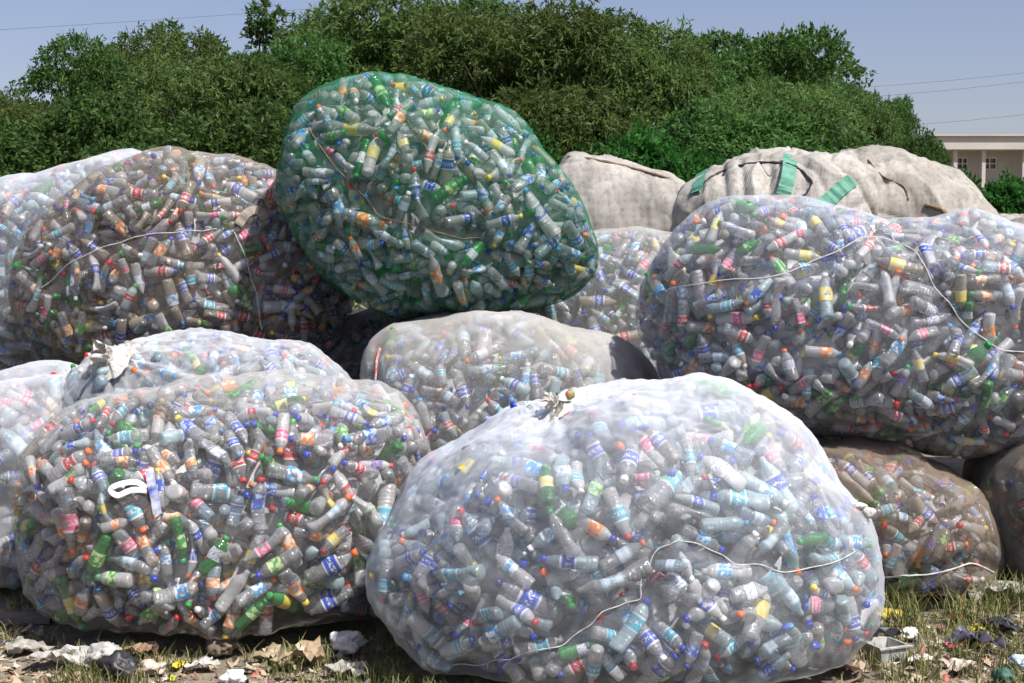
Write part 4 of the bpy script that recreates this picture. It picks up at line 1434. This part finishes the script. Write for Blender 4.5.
    for b in BAGS:
        k = b['V'][:, 2] < .15
        if k.any(): feet.append((b['C'][:2], b['V'][k][:, :2]))
    def under(x, y):
        m = np.zeros(len(x), bool)
        for c, pts in feet:
            d = pts - c; an = np.arctan2(d[:, 1], d[:, 0]); rad = np.hypot(d[:, 0], d[:, 1])
            bins = np.zeros(36); np.maximum.at(bins, ((an + math.pi) / (2 * math.pi) * 35.99).astype(int), rad)
            q = np.stack([x, y], 1) - c; a2 = np.arctan2(q[:, 1], q[:, 0])
            m |= np.hypot(q[:, 0], q[:, 1]) < bins[((a2 + math.pi) / (2 * math.pi) * 35.99).astype(int)] * .93
        return m
    n = 16000
    x = r.uniform(-3.4, 3.4, n); y = r.uniform(4.2, 7.3, n)
    k = ~under(x, y) & (np.abs(x) < y * .42); x, y = x[k], y[k]; n = len(x)
    z = ground_z(x, y)
    sz = r.uniform(.008, .032, n) * (.8 + (r.random(n) > .95) * .7)
    c = np.stack([x, y, z + .004 + sz * .25], 1)
    d = r.normal(size=(n, 3)) * (1, 1, .4); d /= np.linalg.norm(d, axis=1)[:, None]
    s = np.cross(d, r.normal(size=(n, 3)) * .5 + (0, 0, 1)); s /= np.linalg.norm(s, axis=1)[:, None]
    u = np.cross(d, s)
    a, b_ = sz[:, None], (sz * r.uniform(.25, .9, n))[:, None]
    V = np.stack([c - d * a - s * b_, c + d * a * .8 - s * b_ * .7 + u * a * .3, c + d * a + s * b_, c - d * a * .6 + s * b_ + u * a * .4], 1).reshape(-1, 3)
    V[:, 2] = np.maximum(V[:, 2], np.repeat(z, 4) + .002)
    m, nt, out = new_mat('litter_bits')
    g = N(nt, 'ShaderNodeNewGeometry')
    cc = ramp(nt, g.outputs['Random Per Island'], [(0, (.30, .23, .15)), (.25, (.42, .33, .22)), (.45, (.20, .15, .10)), (.62, (.38, .30, .20)), (.78, (.56, .52, .45)), (.9, (.12, .10, .08)), (.95, (.5, .12, .1)), (1, (.1, .2, .4))])
    bs = N(nt, 'ShaderNodeBsdfPrincipled'); bs.inputs['Roughness'].default_value = .7
    nt.links.new(cc, bs.inputs['Base Color']); nt.links.new(bs.outputs[0], out.inputs[0])
    o = obj('litter_bits', mesh_np('litter_bits', V, np.arange(len(V)).reshape(-1, 4), m, smooth=False))
    tag(o, 'countless small scraps of paper, leaf and plastic on the ground', 'litter', kind='stuff')
    # grass in tufts
    tx, ty = [], []
    nt_ = 1600
    x = r.uniform(-3.2, 3.2, nt_); y = r.uniform(4.6, 7.4, nt_)
    gn = SNoise(.8, seed=77)
    keep = (~under(x, y)) & ((gn(np.stack([x, y, 0 * x], 1)) > -.2) | (x > 1.4))
    x, y = x[keep], y[keep]
    per = 26
    bx = np.repeat(x, per) + r.normal(0, .035, len(x) * per); by = np.repeat(y, per) + r.normal(0, .035, len(x) * per)
    ok = ~under(bx, by); bx, by = bx[ok], by[ok]
    n = len(bx); bz = ground_z(bx, by)
    right = np.clip((bx - 1.2) / .6, 0, 1)
    h = r.uniform(.03, .09, n) * (1 + right * 1.0 * (by > 5.9)) 
    an = r.uniform(0, 6.28, n); lean = r.uniform(.2, 1.1, n)
    dx, dy = np.cos(an) * lean * h, np.sin(an) * lean * h
    wx, wy = -np.sin(an) * .0022, np.cos(an) * .0022
    p0 = np.stack([bx, by, bz - .004], 1)
    sd_ = np.stack([wx, wy, 0 * wx], 1)
    m1 = p0 + np.stack([dx * .35, dy * .35, h * .65], 1); m2 = p0 + np.stack([dx, dy, h * .95], 1)
    V = np.stack([p0 - sd_, p0 + sd_, m1 + sd_ * .8, m1 - sd_ * .8, m2 + sd_ * .15, m2 - sd_ * .15], 1).reshape(-1, 3)
    q = np.arange(n)[:, None] * 6
    F = np.concatenate([q + np.array([0, 1, 2, 3]), q + np.array([3, 2, 4, 5])])
    mg = leaf_mat('grass_blades', [(.06, .10, .025), (.12, .16, .04), (.26, .23, .09), (.38, .32, .17)], .25)
    o = obj('grass', mesh_np('grass', V, F, mg))
    tag(o, 'short patchy grass growing between the litter', 'grass', kind='stuff')
litter()
